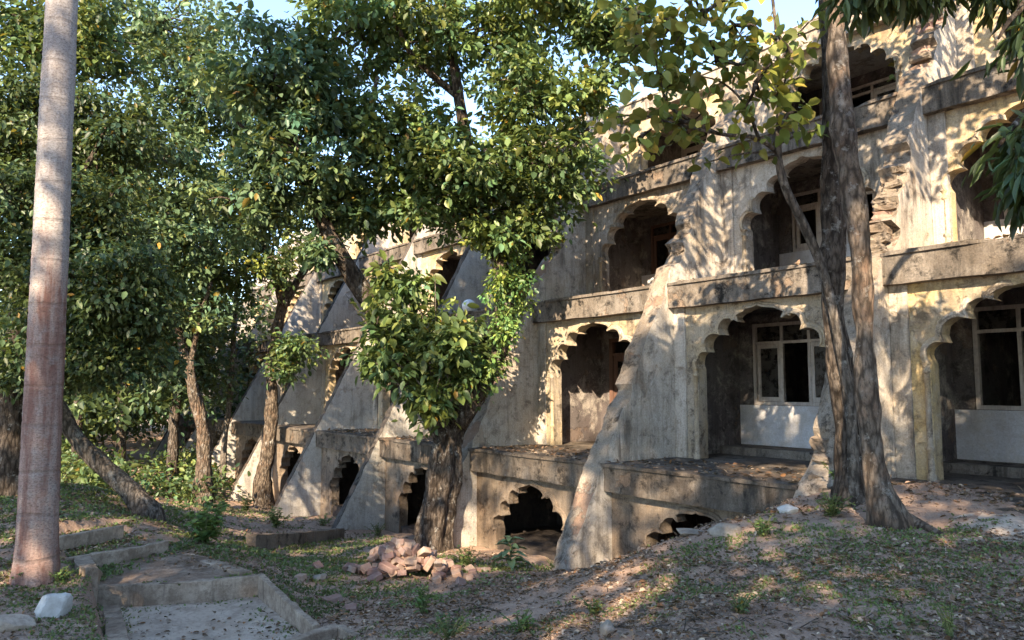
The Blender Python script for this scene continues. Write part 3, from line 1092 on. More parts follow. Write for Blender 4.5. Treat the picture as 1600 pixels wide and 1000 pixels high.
# ------------------------------------------------------------------ tubes, leaves, trees
def tube(P, Rr, sides=10, seed=0, lump=0.12, flute=0, flute_amp=0.0, close=True):
    P = [Vector(p) for p in P]
    V, F = [], []
    prev = None
    for j, (p, r) in enumerate(zip(P, Rr)):
        d = (P[min(j + 1, len(P) - 1)] - P[max(j - 1, 0)]).normalized()
        if prev is None:
            u = d.cross(Vector((0.3, 1, 0.1))).normalized()
        else:
            u = (prev - d * prev.dot(d)).normalized()
        prev = u
        w = d.cross(u)
        for q in range(sides):
            a = 2 * math.pi * q / sides
            dirv = u * math.cos(a) + w * math.sin(a)
            rr = r * (1 + lump * n3(p + dirv * r, 1.6, seed) * 1.6 + lump * .7 * n3(p + dirv * r, 5, seed))
            if flute: rr *= 1 + flute_amp * math.cos(flute * a + 1.1 * n3(p, .8, seed) * 4)
            V.append(p + dirv * rr)
    for j in range(len(P) - 1):
        for q in range(sides):
            q2 = (q + 1) % sides
            F.append((j * sides + q, j * sides + q2, (j + 1) * sides + q2, (j + 1) * sides + q))
    if close:
        F.append(tuple(range(sides))[::-1])
        F.append(tuple(range((len(P) - 1) * sides, len(P) * sides)))
    return V, F


def spline(P, Rr, n=8):
    """Catmull-Rom through points with radii"""
    P = [Vector(p) for p in P]
    if len(P) == 2:
        return [P[0].lerp(P[1], q / n) for q in range(n + 1)], [Rr[0] + (Rr[1] - Rr[0]) * q / n for q in range(n + 1)]
    out, ro = [], []
    for i in range(len(P) - 1):
        p0 = P[max(i - 1, 0)]
        p1, p2 = P[i], P[i + 1]
        p3 = P[min(i + 2, len(P) - 1)]
        for q in range(n):
            t = q / n
            out.append(0.5 * (2 * p1 + (p2 - p0) * t + (2 * p0 - 5 * p1 + 4 * p2 - p3) * t * t + (3 * p1 - p0 - 3 * p2 + p3) * t ** 3))
            ro.append(Rr[i] + (Rr[i + 1] - Rr[i]) * t)
    out.append(P[-1])
    ro.append(Rr[-1])
    return out, ro


class Geo:
    def __init__(self): self.V, self.F = [], []

    def add(self, VF):
        o = len(self.V)
        self.V += VF[0]
        self.F += [tuple(i + o for i in f) for f in VF[1]]

    def build(self, name, mat, parent=None, smooth=True):
        V = self.V
        if parent is not None:
            V = [Vector(v) - parent.location for v in V]
        return link(name, mesh_py(name, V, self.F, smooth), mat, parent)


# leaf blades: base, right pair, tip, left pair, folded along the midrib
TB = np.array([[0, 0, 0], [.25, .32, .07], [.22, .68, .04], [0, 1, -.10], [-.22, .68, .04], [-.25, .32, .07]])
TL = np.array([[0, 0, 0], [.11, .32, .03], [.10, .68, .0], [0, 1, -.16], [-.10, .68, .0], [-.11, .32, .03]])
TR = np.array([[0, 0, 0], [.36, .28, .08], [.38, .70, .05], [0, 1, -.10], [-.38, .70, .05], [-.36, .28, .08]])
FB = np.array([[0, 1, 2, 3], [0, 3, 4, 5]])


def unit(a):
    return a / np.maximum(np.linalg.norm(a, axis=-1, keepdims=True), 1e-9)


def leaf_mesh(name, P, A, N, S, T, col):
    A = unit(A)
    X = unit(np.cross(A, N))
    N = np.cross(X, A)
    V = P[:, None, :] + S[:, None, None] * (T[None, :, 0:1] * X[:, None, :] + T[None, :, 1:2] * A[:, None, :] + T[None, :, 2:3] * N[:, None, :])
    k = len(T)
    F = (FB[None] + (np.arange(len(P)) * k)[:, None, None]).reshape(-1, 4)
    return mesh_np(name, V.reshape(-1, 3), F, np.repeat(col, k, axis=0))


GREENS = {
    'mid': [(.052, .085, .022), (.075, .11, .028), (.10, .125, .035), (.035, .062, .02), (.06, .10, .04)],
    'blue': [(.045, .08, .035), (.065, .105, .045), (.085, .12, .05), (.03, .055, .025)],
    'dark': [(.026, .046, .017), (.038, .065, .022), (.052, .075, .024), (.02, .035, .014)],
    'yellow': [(.14, .165, .03), (.19, .19, .036), (.10, .14, .03), (.24, .20, .045), (.12, .15, .032)],
    'bright': [(.07, .13, .03), (.10, .16, .04), (.055, .10, .025), (.13, .17, .04)],
    'sun': [(.10, .13, .03), (.14, .16, .035), (.08, .11, .03)],
}


def leafcols(n, pal, odd=0.03):
    pal = np.array(GREENS[pal]) * 1.45 + 0.009
    c = pal[rng.integers(0, len(pal), n)] * rng.uniform(.75, 1.3, (n, 1))
    q = rng.random(n) < odd
    c[q] = np.array([.26, .17, .03]) * rng.uniform(.6, 1.1, (q.sum(), 1))
    return np.clip(c, 0, 1)


def blob_clumps(blobs, loose=1.0):
    """blobs: (centre, radii, n) -> clump centres with their blob"""
    out = []
    for c, r, n in blobs:
        n = max(2, int(n * loose))
        d = unit(rng.normal(size=(n, 3)))
        rad = rng.random(n) ** (1 / 2.2)
        out.append(np.array(c)[None] + d * rad[:, None] * np.array(r)[None])
    return out


def make_crown(parent, blobs, per, spread, size, T, pal, droop=0.5, flat=0.6, odd=0.03, twig_mat=None, twig=True, name='crown', loose=1.0):
    loc = np.array(parent.location)
    groups = blob_clumps(blobs, loose)
    G = Geo()
    if twig:
        for (c, r, n), cl in zip(blobs, groups):
            sel = cl[rng.permutation(len(cl))[:max(4, int(len(cl) * .5))]]
            for e in sel:
                e = Vector(e)
                b = Vector(c)
                mid = b.lerp(e, .5) + Vector(rng.normal(size=3)) * .12 * (e - b).length
                mid.z += .08 * (e - b).length
                P, Rr = spline([b, mid, e], [.035, .02, .007], 3)
                G.add(tube(P, Rr, 4, 0, 0.0, close=False))
    cl = np.concatenate(groups)
    n = len(cl) * per
    base = np.repeat(cl, per, axis=0)
    # each clump is flattened and its leaves point outwards and down, as on a twig
    off = rng.normal(size=(n, 3)) * np.array([spread, spread, spread * flat])[None]
    csz = np.repeat(rng.uniform(.6, 1.35, len(cl)), per)[:, None]
    P = base + off * csz
    A = unit(off) * .8 + rng.normal(size=(n, 3)) * .55
    A[:, 2] -= droop
    N = rng.normal(size=(n, 3)) * .45
    N[:, 2] += .9
    S = size * np.clip(np.exp(rng.normal(size=n) * .34), .4, 1.7)
    cshade = np.repeat(rng.uniform(.6, 1.5, len(cl)), per)[:, None]
    tint = np.repeat(rng.normal(size=(len(cl), 1)) * np.array([[.16, .05, -.1]]), per, axis=0)
    col = np.clip(leafcols(n, pal, odd * .6) * cshade * (1 + tint), .004, 1)
    me = leaf_mesh(name, P - loc, A, N, S, T, col)
    o = link(name, me, M['leaf'], parent)
    tag(o, kind='stuff')
    if twig and G.V:
        t = G.build('twigs', twig_mat or M['bark_dark'], parent)
        tag(t, kind='stuff')
    return o


def blob(x, y, Y, rx, ry, n, dz=1.0):
    c = at(x, y, Y)
    s = Y / FPX
    return (tuple(c), (rx * s, max(rx, ry) * s * .8 * dz, ry * s), n)


def px_path(pts, Y0, Y1=None):
    Y1 = Y1 or Y0
    return [at(x, y, Y0 + (Y1 - Y0) * j / max(1, len(pts) - 1)) for j, (x, y) in enumerate(pts)]


# --- big forked tree in the middle
g = gp(680, 862)
YT = g.y
tree = empty('banyan_tree', g)
tag(tree, 'large forked tree with fluted trunk in the middle, before the building', 'tree')
G = Geo()
root = [g + Vector((0, 0, -.35)), g + Vector((0, 0, .25)), at(692, 760, YT), at(702, 680, YT), at(722, 630, YT)]
P, Rr = spline(root, [.56, .41, .33, .31, .27], 10)
G.add(tube(P, Rr, 48, 3, .16, 6, .17))
P, Rr = spline([at(714, 660, YT - .3), at(762, 580, YT - .5), at(788, 500, YT - .5), at(782, 420, YT - .4), at(756, 345, YT - .3), at(735, 250, YT - .4), at(715, 140, YT - .5), at(700, 20, YT - .6), at(695, -120, YT - .6)],
               [.26, .24, .21, .19, .18, .15, .12, .09, .05], 7)
G.add(tube(P, Rr, 18, 5, .14))
P, Rr = spline([at(700, 680, YT), at(640, 590, YT - .2), at(575, 470, YT - .4), at(525, 385, YT - .6), at(485, 300, YT - .8), at(450, 190, YT - 1), at(420, 60, YT - 1)],
               [.34, .25, .22, .19, .16, .12, .07], 7)
G.add(tube(P, Rr, 14, 6, .14))
for pts, r0 in (([(755, 360), (820, 300), (880, 250), (920, 200)], .13), ([(740, 260), (800, 180), (850, 90)], .11), ([(500, 330), (560, 230), (590, 120)], .11), ([(715, 150), (640, 80), (600, -20)], .09),
                ([(485, 300), (420, 240), (370, 190)], .08), ([(752, 340), (690, 260), (650, 200)], .1)):
    P, Rr = spline(px_path(pts, YT - .3, YT - 1.2), list(np.linspace(r0, .04, len(pts))), 5)
    G.add(tube(P, Rr, 8, 8, .12))
G.build('trunk', M['bark_dark'], tree)
make_crown(tree, [blob(740, 290, YT - .8, 150, 90, 70), blob(850, 270, YT - 1, 95, 85, 44), blob(640, 220, YT - .5, 110, 100, 50), blob(840, 150, YT - 1, 110, 70, 40),
                  blob(700, 60, YT - .6, 150, 70, 60), blob(870, 10, YT - 1, 110, 60, 40), blob(560, 40, YT - .6, 120, 70, 44), blob(590, 330, YT - .4, 60, 50, 20),
                  blob(700, -120, YT - .6, 250, 120, 80), blob(800, 360, YT - 1, 60, 30, 14), blob(950, 60, YT - 1.2, 50, 40, 16), blob(930, 140, YT - 1.2, 40, 40, 10)],
           78, .20, .155, TB, 'mid', .35, .6, twig_mat=M['bark_dark'])
make_crown(tree, [blob(470, 240, YT - 1.2, 100, 90, 46), blob(390, 320, YT - 1.1, 80, 60, 22), blob(420, 110, YT - 1, 120, 80, 48), blob(520, 160, YT - 1, 60, 80, 22), blob(540, 310, YT - .6, 50, 50, 16), blob(490, 395, YT - .8, 30, 20, 5)],
           78, .20, .16, TB, 'blue', .45, .6)

# --- broad leaved sapling growing out of the fork, each blade a part
def leaf_variant(T, pal, q, nseg=6):
    """a single large blade with a curved midrib (about 24 triangles)"""
    r_ = random.Random(q)
    V, F = [], []
    wid = {'B': .24, 'R': .36, 'L': .13}[T] * r_.uniform(.8, 1.1)
    crl, fold = r_.uniform(.1, .6), r_.uniform(.04, .2)
    for j in range(nseg + 1):
        u = j / nseg
        w = wid * math.sin(math.pi * min(1, u * .94 + .03)) ** .7 * (1.15 - .3 * u)
        z = -crl * u * u + .025 * r_.uniform(-1, 1)
        e = fold * w / wid * r_.uniform(.5, 1.5)
        V += [(-w, u, z + e), (0, u, z), (w, u, z + e)]
    for j in range(nseg):
        a = j * 3
        F += [(a, a + 1, a + 4, a + 3), (a + 1, a + 2, a + 5, a + 4)]
    c = np.array(random.Random(q + 50).choice(GREENS[pal]))
    me = mesh_np('leaf', np.array(V), np.array(F), np.tile(c, (len(V), 1)), smooth=True)
    me.materials.append(M['leaf_obj'])
    return me


def put_leaf(me, parent, p, axis, size, roll=0.0):
    o = bpy.data.objects.new('leaf', me)
    C.objects.link(o)
    o.parent = parent
    a = Vector(axis).normalized()
    up = Vector((0, 0, 1))
    x = a.cross(up)
    if x.length < .05: x = Vector((1, 0, 0))
    x.normalize()
    n = x.cross(a)
    mt = Matrix((x, a, n)).transposed().to_4x4() @ Matrix.Rotation(roll, 4, 'Y')
    o.matrix_local = Matrix.Translation(Vector(p) - parent.location) @ mt @ Matrix.Scale(size, 4)
    return o


sp = empty('broadleaf_sapling', at(690, 650, YT - .55))
tag(sp, 'bright green big leaved sapling sprouting in front of the forked trunk', 'sapling')
vars_b = [leaf_variant('B', 'bright', q) for q in range(3)] + [leaf_variant('B', 'mid', q + 20) for q in range(5)]
G = Geo()
sroot = at(690, 655, YT - .55)
nleaf = 0
tips = [(560, 540), (585, 480), (620, 440), (655, 470), (690, 500), (720, 470), (745, 500), (610, 560), (650, 590), (690, 580), (715, 560), (640, 640), (700, 640), (575, 585), (740, 545), (620, 520), (665, 540), (720, 520), (600, 430), (655, 670), (720, 610), (540, 460), (680, 430)]
for (x, y) in tips:
    e = at(x, y, YT - .9 + random.uniform(-.35, .3))
    mid = sroot.lerp(e, .5) + Vector((random.uniform(-.1, .1), -.2, random.uniform(.0, .2)))
    P, Rr = spline([sroot, mid, e], [.03, .018, .008], 5)
    G.add(tube(P, Rr, 5, 1, .05))
    for q in range(12):
        u = random.uniform(.35, 1.03)
        p = P[min(len(P) - 1, int(u * (len(P) - 1)))] + Vector((random.gauss(0, .10), random.gauss(0, .10), random.gauss(0, .10)))
        ang = random.uniform(0, 6.28)
        ax = (math.cos(ang), math.sin(ang) - .35, random.uniform(-.9, .35))
        put_leaf(random.choice(vars_b), sp, p, ax, .12 + .2 * random.random() ** 1.4, random.uniform(-1.0, 1.0))
        nleaf += 1
G.build('stems', M['bark_grey'], sp)
make_crown(sp, [blob(620, 500, YT - .8, 60, 60, 26), blob(700, 540, YT - .9, 70, 60, 30), blob(600, 560, YT - .8, 45, 40, 14), blob(660, 620, YT - .8, 45, 50, 16), blob(715, 590, YT - .7, 30, 30, 8), blob(640, 440, YT - .7, 60, 26, 10)],
           40, .17, .19, TB, 'mid', .5, .8, odd=.01, twig=False, name='inner_foliage')
# vine foliage on the right limb
vine = empty('climbing_vine', at(775, 560, YT - .3))
tag(vine, 'small leaved climbing vine hugging the right limb of the forked tree', 'vine')
make_crown(vine, [blob(795, 440, YT - .6, 36, 46, 26), blob(785, 520, YT - .8, 26, 40, 16), blob(765, 575, YT - .8, 22, 30, 9), blob(780, 390, YT - .3, 34, 24, 12), blob(745, 590, YT - .45, 20, 40, 8), blob(800, 480, YT - .3, 22, 30, 10)],
           44, .12, .10, TB, 'bright', .5, .9, twig=False, name='foliage')

# --- left group: knotty trunk with lopped top
g = gp(412, 792)
Y2 = g.y
tr2 = empty('lopped_tree', g)
tag(tr2, 'pale knotty trunk with lopped top in front of the left buttresses', 'tree')
G = Geo()
P, Rr = spline([g + Vector((0, 0, -.3)), g + Vector((0, 0, .1)), at(412, 740, Y2), at(424, 660, Y2), at(424, 580, Y2), at(436, 500, Y2), at(452, 440, Y2)], [.46, .36, .26, .22, .19, .2, .16], 8)
G.add(tube(P, Rr, 18, 12, .25))
P, Rr = spline([at(445, 470, Y2), at(470, 430, Y2), at(500, 380, Y2 - .5), at(520, 320, Y2 - 1)], [.2, .14, .09, .05], 6)
G.add(tube(P, Rr, 10, 13, .2))
P, Rr = spline([at(445, 480, Y2), at(420, 400, Y2 - .5), at(380, 300, Y2 - 1), at(350, 150, Y2 - 1.5)], [.2, .15, .12, .07], 6)
G.add(tube(P, Rr, 10, 14, .2))
G.build('trunk', M['bark_pale'], tr2)
make_crown(tr2, [blob(470, 548, Y2 - .6, 34, 28, 14), blob(445, 575, Y2 - .7, 24, 20, 7), blob(380, 420, Y2 - 1.5, 80, 60, 40), blob(340, 300, Y2 - 1.5, 100, 90, 70), blob(360, 170, Y2 - 2, 100, 80, 60), blob(430, 410, Y2 - 1, 45, 30, 10), blob(500, 345, Y2 - .5, 60, 45, 26), blob(440, 340, Y2 - .5, 60, 50, 24)],
           64, .23, .16, TB, 'mid', .4, .7, loose=1.0)

g = gp(318, 792)
Y3 = g.y
tr3 = empty('twisted_tree', g)
tag(tr3, 'leaning twisted trunk with orange base left of the lopped tree', 'tree')
G = Geo()
P, Rr = spline([g + Vector((0, 0, -.3)), g + Vector((0, 0, .15)), at(318, 735, Y3), at(318, 680, Y3), at(300, 600, Y3), at(283, 530, Y3), at(270, 465, Y3), at(260, 380, Y3 - .5), at(270, 250, Y3 - 1)],
               [.38, .30, .24, .20, .17, .14, .12, .10, .06], 7)
G.add(tube(P, Rr, 14, 17, .28))
P, Rr = spline([at(312, 650, Y3), at(300, 560, Y3 - .4), at(330, 440, Y3 - .6)], [.14, .1, .05], 6)
G.add(tube(P, Rr, 8, 18, .2))
G.build('trunk', M['bark_pale'], tr3)
make_crown(tr3, [blob(270, 380, Y3 - 1, 100, 90, 66), blob(250, 250, Y3 - 1.5, 110, 90, 70), blob(315, 480, Y3 - .6, 40, 40, 12), blob(210, 470, Y3 - 1, 70, 60, 34), blob(300, 130, Y3 - 2, 120, 70, 60), blob(250, 40, Y3 - 2, 130, 70, 60)],
           64, .23, .17, TB, 'blue', .5, .7, loose=1.0)

g = gp(346, 778)
tr4 = empty('slender_tree', g)
tag(tr4, 'thin straight pole of a young tree between the twisted and lopped trunks', 'tree')
G = Geo()
P, Rr = spline([g + Vector((0, 0, -.3)), at(350, 700, g.y), at(360, 610, g.y), at(368, 480, g.y), at(372, 380, g.y)], [.14, .12, .10, .08, .05], 7)
G.add(tube(P, Rr, 8, 21, .15))
G.build('trunk', M['bark_grey'], tr4)
make_crown(tr4, [blob(372, 380, g.y, 60, 60, 26)], 50, .28, .15, TB, 'mid', .4, .7)

g = gp(238, 812)
tr5 = empty('leaning_tree', g)
tag(tr5, 'dark trunk leaning steeply left behind the palm', 'tree')
G = Geo()
Y5 = g.y
P, Rr = spline([g + Vector((.1, 0, -.25)), at(228, 796, Y5), at(180, 745, Y5), at(138, 705, Y5), at(100, 655, Y5), at(60, 560, Y5), at(10, 430, Y5), at(-60, 250, Y5)], [.24, .20, .165, .155, .15, .14, .12, .08], 8)
G.add(tube(P, Rr, 14, 25, .2))
G.build('trunk', M['bark_grey'], tr5)
make_crown(tr5, [blob(-60, 260, Y5, 120, 90, 40), blob(10, 180, Y5, 110, 80, 40), blob(60, 100, Y5, 110, 80, 40), blob(150, 60, Y5 + .5, 110, 70, 40), blob(20, 20, Y5, 140, 60, 40)], 80, .2, .12, TB, 'mid', .35, .6, loose=.8)


# feathery-leaved tree filling the left
g = gp(14, 770)
tr6 = empty('feathery_tree', g)
tag(tr6, 'fine leaved spreading tree with dark trunk at the left edge', 'tree')
G = Geo()
Y6 = g.y
P, Rr = spline([g + Vector((0, 0, -.3)), at(16, 700, Y6), at(22, 600, Y6), at(40, 480, Y6), at(80, 330, Y6), at(120, 150, Y6)], [.36, .28, .24, .2, .15, .08], 7)
G.add(tube(P, Rr, 14, 27, .2))
for pts in ([(30, 540), (110, 470), (190, 430)], [(40, 480), (-30, 400), (-90, 330)], [(80, 330), (130, 270), (170, 190)]):
    P, Rr = spline(px_path(pts, Y6, Y6 - .6), [.11, .06, .012], 6)
    G.add(tube(P, Rr, 8, 28, .15))
G.build('trunk', M['bark_dark'], tr6)
make_crown(tr6, [blob(40, 430, Y6 - 1, 110, 90, 60), blob(180, 460, Y6 - 1, 80, 100, 60), blob(60, 560, Y6 - .6, 120, 50, 44), blob(190, 560, Y6 - .4, 80, 50, 34), blob(20, 320, Y6 - 1, 110, 60, 40), blob(150, 340, Y6 - .6, 80, 70, 40), blob(170, 220, Y6, 90, 80, 40), blob(60, 200, Y6, 110, 90, 50)],
           120, .24, .095, TB, 'dark', .55, .45, loose=1.0)

# two darker trunks further back
for q, (px_, py_, top, lab) in enumerate([(268, 742, 560, 'dark trunk standing in the shade just left of the twisted tree'), (186, 735, 480, 'vine clad trunk in the wood beside the sunlit clearing'), (118, 742, 470, 'shaded trunk deep in the wood right of the palm')]):
    g = gp(px_, py_)
    Yq = min(g.y, 27 + q * 2)
    b = at(px_, py_, Yq)
    b.z = gz(b.x, b.y)
    t = empty('forest_tree', b)
    tag(t, lab, 'tree', 'trees in the wood at left')
    G = Geo()
    P, Rr = spline([b + Vector((0, 0, -.3)), at(px_ + 4, py_ - 80, Yq), at(px_ + 10, top, Yq), at(px_ - 10, top - 180, Yq)], [.22, .17, .15, .1], 7)
    G.add(tube(P, Rr, 10, 40 + q, .2))
    G.build('trunk', M['bark_dark'], t)
    make_crown(t, [blob(px_, top - 60, Yq, 90, 80, 50), blob(px_ - 30, top - 180, Yq, 110, 90, 60), blob(px_ + 20, top + 40, Yq, 60, 60, 24)], 70, .36, .19, TB, 'dark', .4, .7)

# far wood behind everything on the left: one mass
wood_blobs = []
for q in range(46):
    x = rng.uniform(-34, -7)
    y = rng.uniform(33, 58)
    if x > -(y - 25) * .22 - 8.5 + 0 and y < 44: continue
    top = rng.uniform(4, 11)
    wood_blobs.append(((x, y, -1.2 + top * .55), (2.6, 2.6, top * .55), 60))
for q in range(26):
    wood_blobs.append(((rng.uniform(-60, -32), rng.uniform(16, 50), rng.uniform(.5, 5)), (3.2, 3.2, rng.uniform(2, 4.5)), 30))
for q in range(70):
    y = rng.uniform(27, 36)
    a_ = rng.uniform(-40, 330)
    if 196 < a_ < 258: continue
    x = (a_ - 800) / FPX * y
    if -x * CT + y * ST > 8 + 0 and x * ST + y * CT > 7.5: continue
    zb = rng.uniform(-.6, 5)
    wood_blobs.append(((x, y, zb), (1.5, 1.3, 1.1), 12))
wd = empty('woodland', (-20, 44, -1.4))
tag(wd, 'dense far wood of mixed trees behind the left trunks', 'wood', kind='stuff')
make_crown(wd, wood_blobs, 34, .45, .26, TB, 'dark', .4, .7, twig=False, name='foliage')
# understorey in front of the wood, with a sunny gap
us = empty('undergrowth', (-14, 28, -1.3))
tag(us, 'low tangled undergrowth below the left trees', 'undergrowth', kind='stuff')
ub = []
for q in range(60):
    x, y = rng.uniform(-26, -9.5), rng.uniform(20, 34)
    a_ = x / y * FPX + 800
    if 190 < a_ < 262: continue
    if a_ > 330: continue
    ub.append(((x, y, gz(x, y) + .35), (1.0, 1.0, .5 + .5 * rng.random()), 9))
make_crown(us, ub, 46, .3, .17, TB, 'mid', .2, .7, twig=False, name='foliage')

# --- royal palm at left
g = gp(57, 908)
pa = empty('palm_tree', g)
tag(pa, 'smooth ringed palm trunk, pale above and reddish below, at left', 'palm')
Yp = g.y
V, F = [], []
sides = 28
zs = np.arange(-.4, 13.5, .03)
ax_top = at(97, 0, Yp)
bot = at(55, 900, Yp)
ring = 0.0
rings = list(np.cumsum(rng.uniform(.22, .42, 40)))
for j, z in enumerate(zs):
    u = (g.z + z - bot.z) / (ax_top.z - bot.z)
    c = Vector((bot.x + (ax_top.x - bot.x) * u, bot.y, g.z + z)) - g
    r = .218 - .040 * min(1, max(0, z) / 7.5) + (.045 * math.exp(-max(0, z) * 3.2))
    d = min(abs(z - q) for q in rings)
    r += -.005 * math.exp(-(d / .015) ** 2) + .003 * math.exp(-((d - .05) / .03) ** 2)
    for q in range(sides):
        a = 2 * math.pi * q / sides
        rr = r * (1 + .045 * n3((math.cos(a), math.sin(a), z * .8), 1.4, 3) + .02 * n3((math.cos(a), math.sin(a), z), 4.5, 3)) + (.05 * max(0, n3((math.cos(a) * 2, math.sin(a) * 2, 0), 1.5, 6)) * math.exp(-max(0, z) * 4))
        V.append((c.x + rr * math.cos(a), c.y + rr * math.sin(a), c.z))
for j in range(len(zs) - 1):
    for q in range(sides):
        q2 = (q + 1) % sides
        F.append((j * sides + q, j * sides + q2, (j + 1) * sides + q2, (j + 1) * sides + q))
link('trunk', mesh_py('trunk', V, F, True), M['palm_bark'], pa)
# fronds above the frame
topc = Vector((c.x, c.y, c.z))
Pn, An, Nn, Sn = [], [], [], []
G = Geo()
for q in range(13):
    a = 6.28 * q / 13 + random.uniform(-.2, .2)
    el = random.uniform(.1, 1.1)
    P = []
    for j in range(13):
        u = j / 12
        P.append(topc + Vector((math.cos(a) * 3.2 * u * math.cos(el * (1 - u)), math.sin(a) * 3.2 * u * math.cos(el * (1 - u)), 2.2 * math.sin(el) * u - 2.3 * u * u + .1)))
    G.add(tube(P, list(np.linspace(.04, .008, 13)), 5, 0, 0))
    for j in range(1, 13):
        for sg in (-1, 1):
            for h in (0, .33, .66):
                pt = P[j - 1].lerp(P[j], h)
                d = (P[j] - P[j - 1]).normalized()
                sd_ = d.cross(Vector((0, 0, 1))) * sg
                Pn.append(pt); An.append(sd_ + d * .5 + Vector((0, 0, -.35))); Nn.append((0, 0, 1)); Sn.append(.62)
o = G.build('frond_ribs', M['bark_grey'], None)
o.parent = pa
o.data.materials.clear(); o.data.materials.append(M['bark_grey'])
tag(o, kind='stuff')
o = link('crown', leaf_mesh('crown', np.array([tuple(p) for p in Pn]), np.array([tuple(p) for p in An]), np.array(Nn, float), np.array(Sn), TL, leafcols(len(Pn), 'mid', 0)), M['leaf'], pa)
tag(o, kind='stuff')

# --- twin trunks at right
g = gp(1388, 822)
tw1 = empty('mottled_tree', g)
tag(tw1, 'near trunk of the right pair, with rust red bark and flaring foot', 'tree')
YA = g.y
G = Geo()
P, Rr = spline([g + Vector((.02, 0, -.25)), g + Vector((-.02, 0, .08)), at(1371, 760, YA), at(1360, 690, YA), at(1354, 600, YA), at(1348, 480, YA), at(1342, 360, YA), at(1324, 250, YA + .1), at(1313, 150, YA + .2), at(1304, 0, YA + .3), at(1290, -200, YA + .4), at(1285, -380, YA + .4)],
               [.36, .24, .145, .125, .12, .115, .115, .115, .12, .12, .10, .06], 9)
G.add(tube(P, Rr, 24, 33, .24))
# a root running to the right
rp = [at(1385, 800, YA), gp(1425, 822) + Vector((0, 0, .04)), gp(1480, 838) + Vector((0, 0, -.02))]
P, Rr = spline(rp, [.13, .08, .03], 6)
G.add(tube(P, Rr, 8, 34, .2))
G.build('trunk', M['bark_red'], tw1)
make_crown(tw1, [(tuple(at(1290, -380, YA) + Vector((dx, dy, dz))), (1.5, 1.5, .9), 16) for dx, dy, dz in ((0, 0, 0), (-1.8, .5, .4), (1.8, -.4, .2), (.4, 1.8, .5), (-.3, -1.8, .6), (0, 0, 1.4))], 60, .3, .17, TB, 'mid', .4, .6)

b = Vector((*st(SA - .62, 9.45), 0))
g = at(1334, 756, 9.9)
g.z = gz(g.x, g.y)
tw2 = empty('straight_tree', g)
tag(tw2, 'straight dark trunk of the right pair, rising beside the eroded buttress', 'tree')
YB = g.y
G = Geo()
P, Rr = spline([g + Vector((0, 0, -.3)), g + Vector((0, 0, .15)), at(1327, 680, YB), at(1314, 590, YB), at(1302, 480, YB), at(1303, 360, YB), at(1301, 220, YB), at(1300, 100, YB), at(1297, 0, YB), at(1290, -200, YB), at(1288, -330, YB)],
               [.36, .24, .18, .16, .145, .135, .13, .13, .13, .11, .06], 9)
G.add(tube(P, Rr, 24, 36, .2, 4, .10))
G.build('trunk', M['bark_dark'], tw2)
make_crown(tw2, [(tuple(at(1290, -330, YB) + Vector((dx, dy, dz))), (1.6, 1.6, 1.0), 16) for dx, dy, dz in ((0, 0, 0), (-1.8, .2, .3), (1.8, .4, .2), (.4, 1.5, .7), (-.3, -1.6, .9), (.2, 0, 1.8))], 60, .3, .17, TB, 'mid', .4, .6)

# --- teak sapling with big round leaves
g = at(1338, 758, 9.6)
g.z = gz(g.x, g.y)
tk = empty('teak_sapling', g)
tag(tk, 'slender bent young tree with big rounded yellow green leaves', 'tree')
YK = g.y + .1
G = Geo()
P, Rr = spline([g + Vector((0, .1, -.2)), at(1330, 650, YK), at(1312, 540, YK), at(1288, 430, YK), at(1255, 350, YK), at(1228, 295, YK), at(1216, 240, YK), at(1218, 150, YK - .1), at(1214, 60, YK - .2), at(1200, -60, YK - .3)],
               [.07, .065, .065, .062, .058, .055, .05, .034, .026, .015], 7)
G.add(tube(P, Rr, 10, 51, .1))
limbs = [([(1216, 238), (1180, 215), (1130, 210), (1060, 195), (1000, 180), (950, 185)], .034, -.6), ([(1185, 216), (1165, 165), (1130, 130), (1090, 118)], .024, -.3), ([(1120, 208), (1050, 170), (1030, 120), (1022, 80)], .026, -.8),
         ([(1216, 225), (1250, 210), (1290, 200)], .022, .1), ([(1218, 160), (1180, 90), (1140, 30)], .022, -.4), ([(1216, 100), (1250, 50), (1280, 20)], .018, -.2), ([(1212, 238), (1160, 240), (1100, 255)], .016, -.5), ([(1030, 120), (1060, 60), (1080, 0)], .016, -.8)]
for pts, r0, dY in limbs:
    P, Rr = spline(px_path(pts, YK, YK + dY), list(np.linspace(r0, .008, len(pts))), 5)
    G.add(tube(P, Rr, 7, 52, .1))
G.build('trunk', M['bark_grey'], tk)
vars_t = [leaf_variant('R', 'yellow', q) for q in range(7)] + [leaf_variant('R', 'sun', q + 30) for q in range(3)]
nt_ = 0
spots = []
for pts, r0, dY in limbs:
    P, Rr = spline(px_path(pts, YK, YK + dY), list(np.linspace(r0, .008, len(pts))), 5)
    for q in range(16):
        spots.append(P[random.randrange(len(P) // 4, len(P))])
dens = [(1050, 130, 60, 50, 30), (1120, 90, 60, 50, 28), (1180, 130, 50, 60, 22), (1000, 60, 40, 50, 20), (1060, 190, 60, 30, 16), (1240, 90, 40, 60, 14), (1100, 20, 90, 30, 26), (1000, 215, 30, 25, 8), (985, 20, 40, 30, 16), (1050, 40, 50, 40, 18), (1160, 40, 60, 30, 16), (960, 190, 30, 20, 8), (1230, 180, 30, 30, 6)]
for x, y, rx, ry, n in dens:
    for q in range(n):
        spots.append(at(x + random.gauss(0, rx * .6), y + random.gauss(0, ry * .6), YK - .4 + random.uniform(-.7, .5)))
random.shuffle(spots)
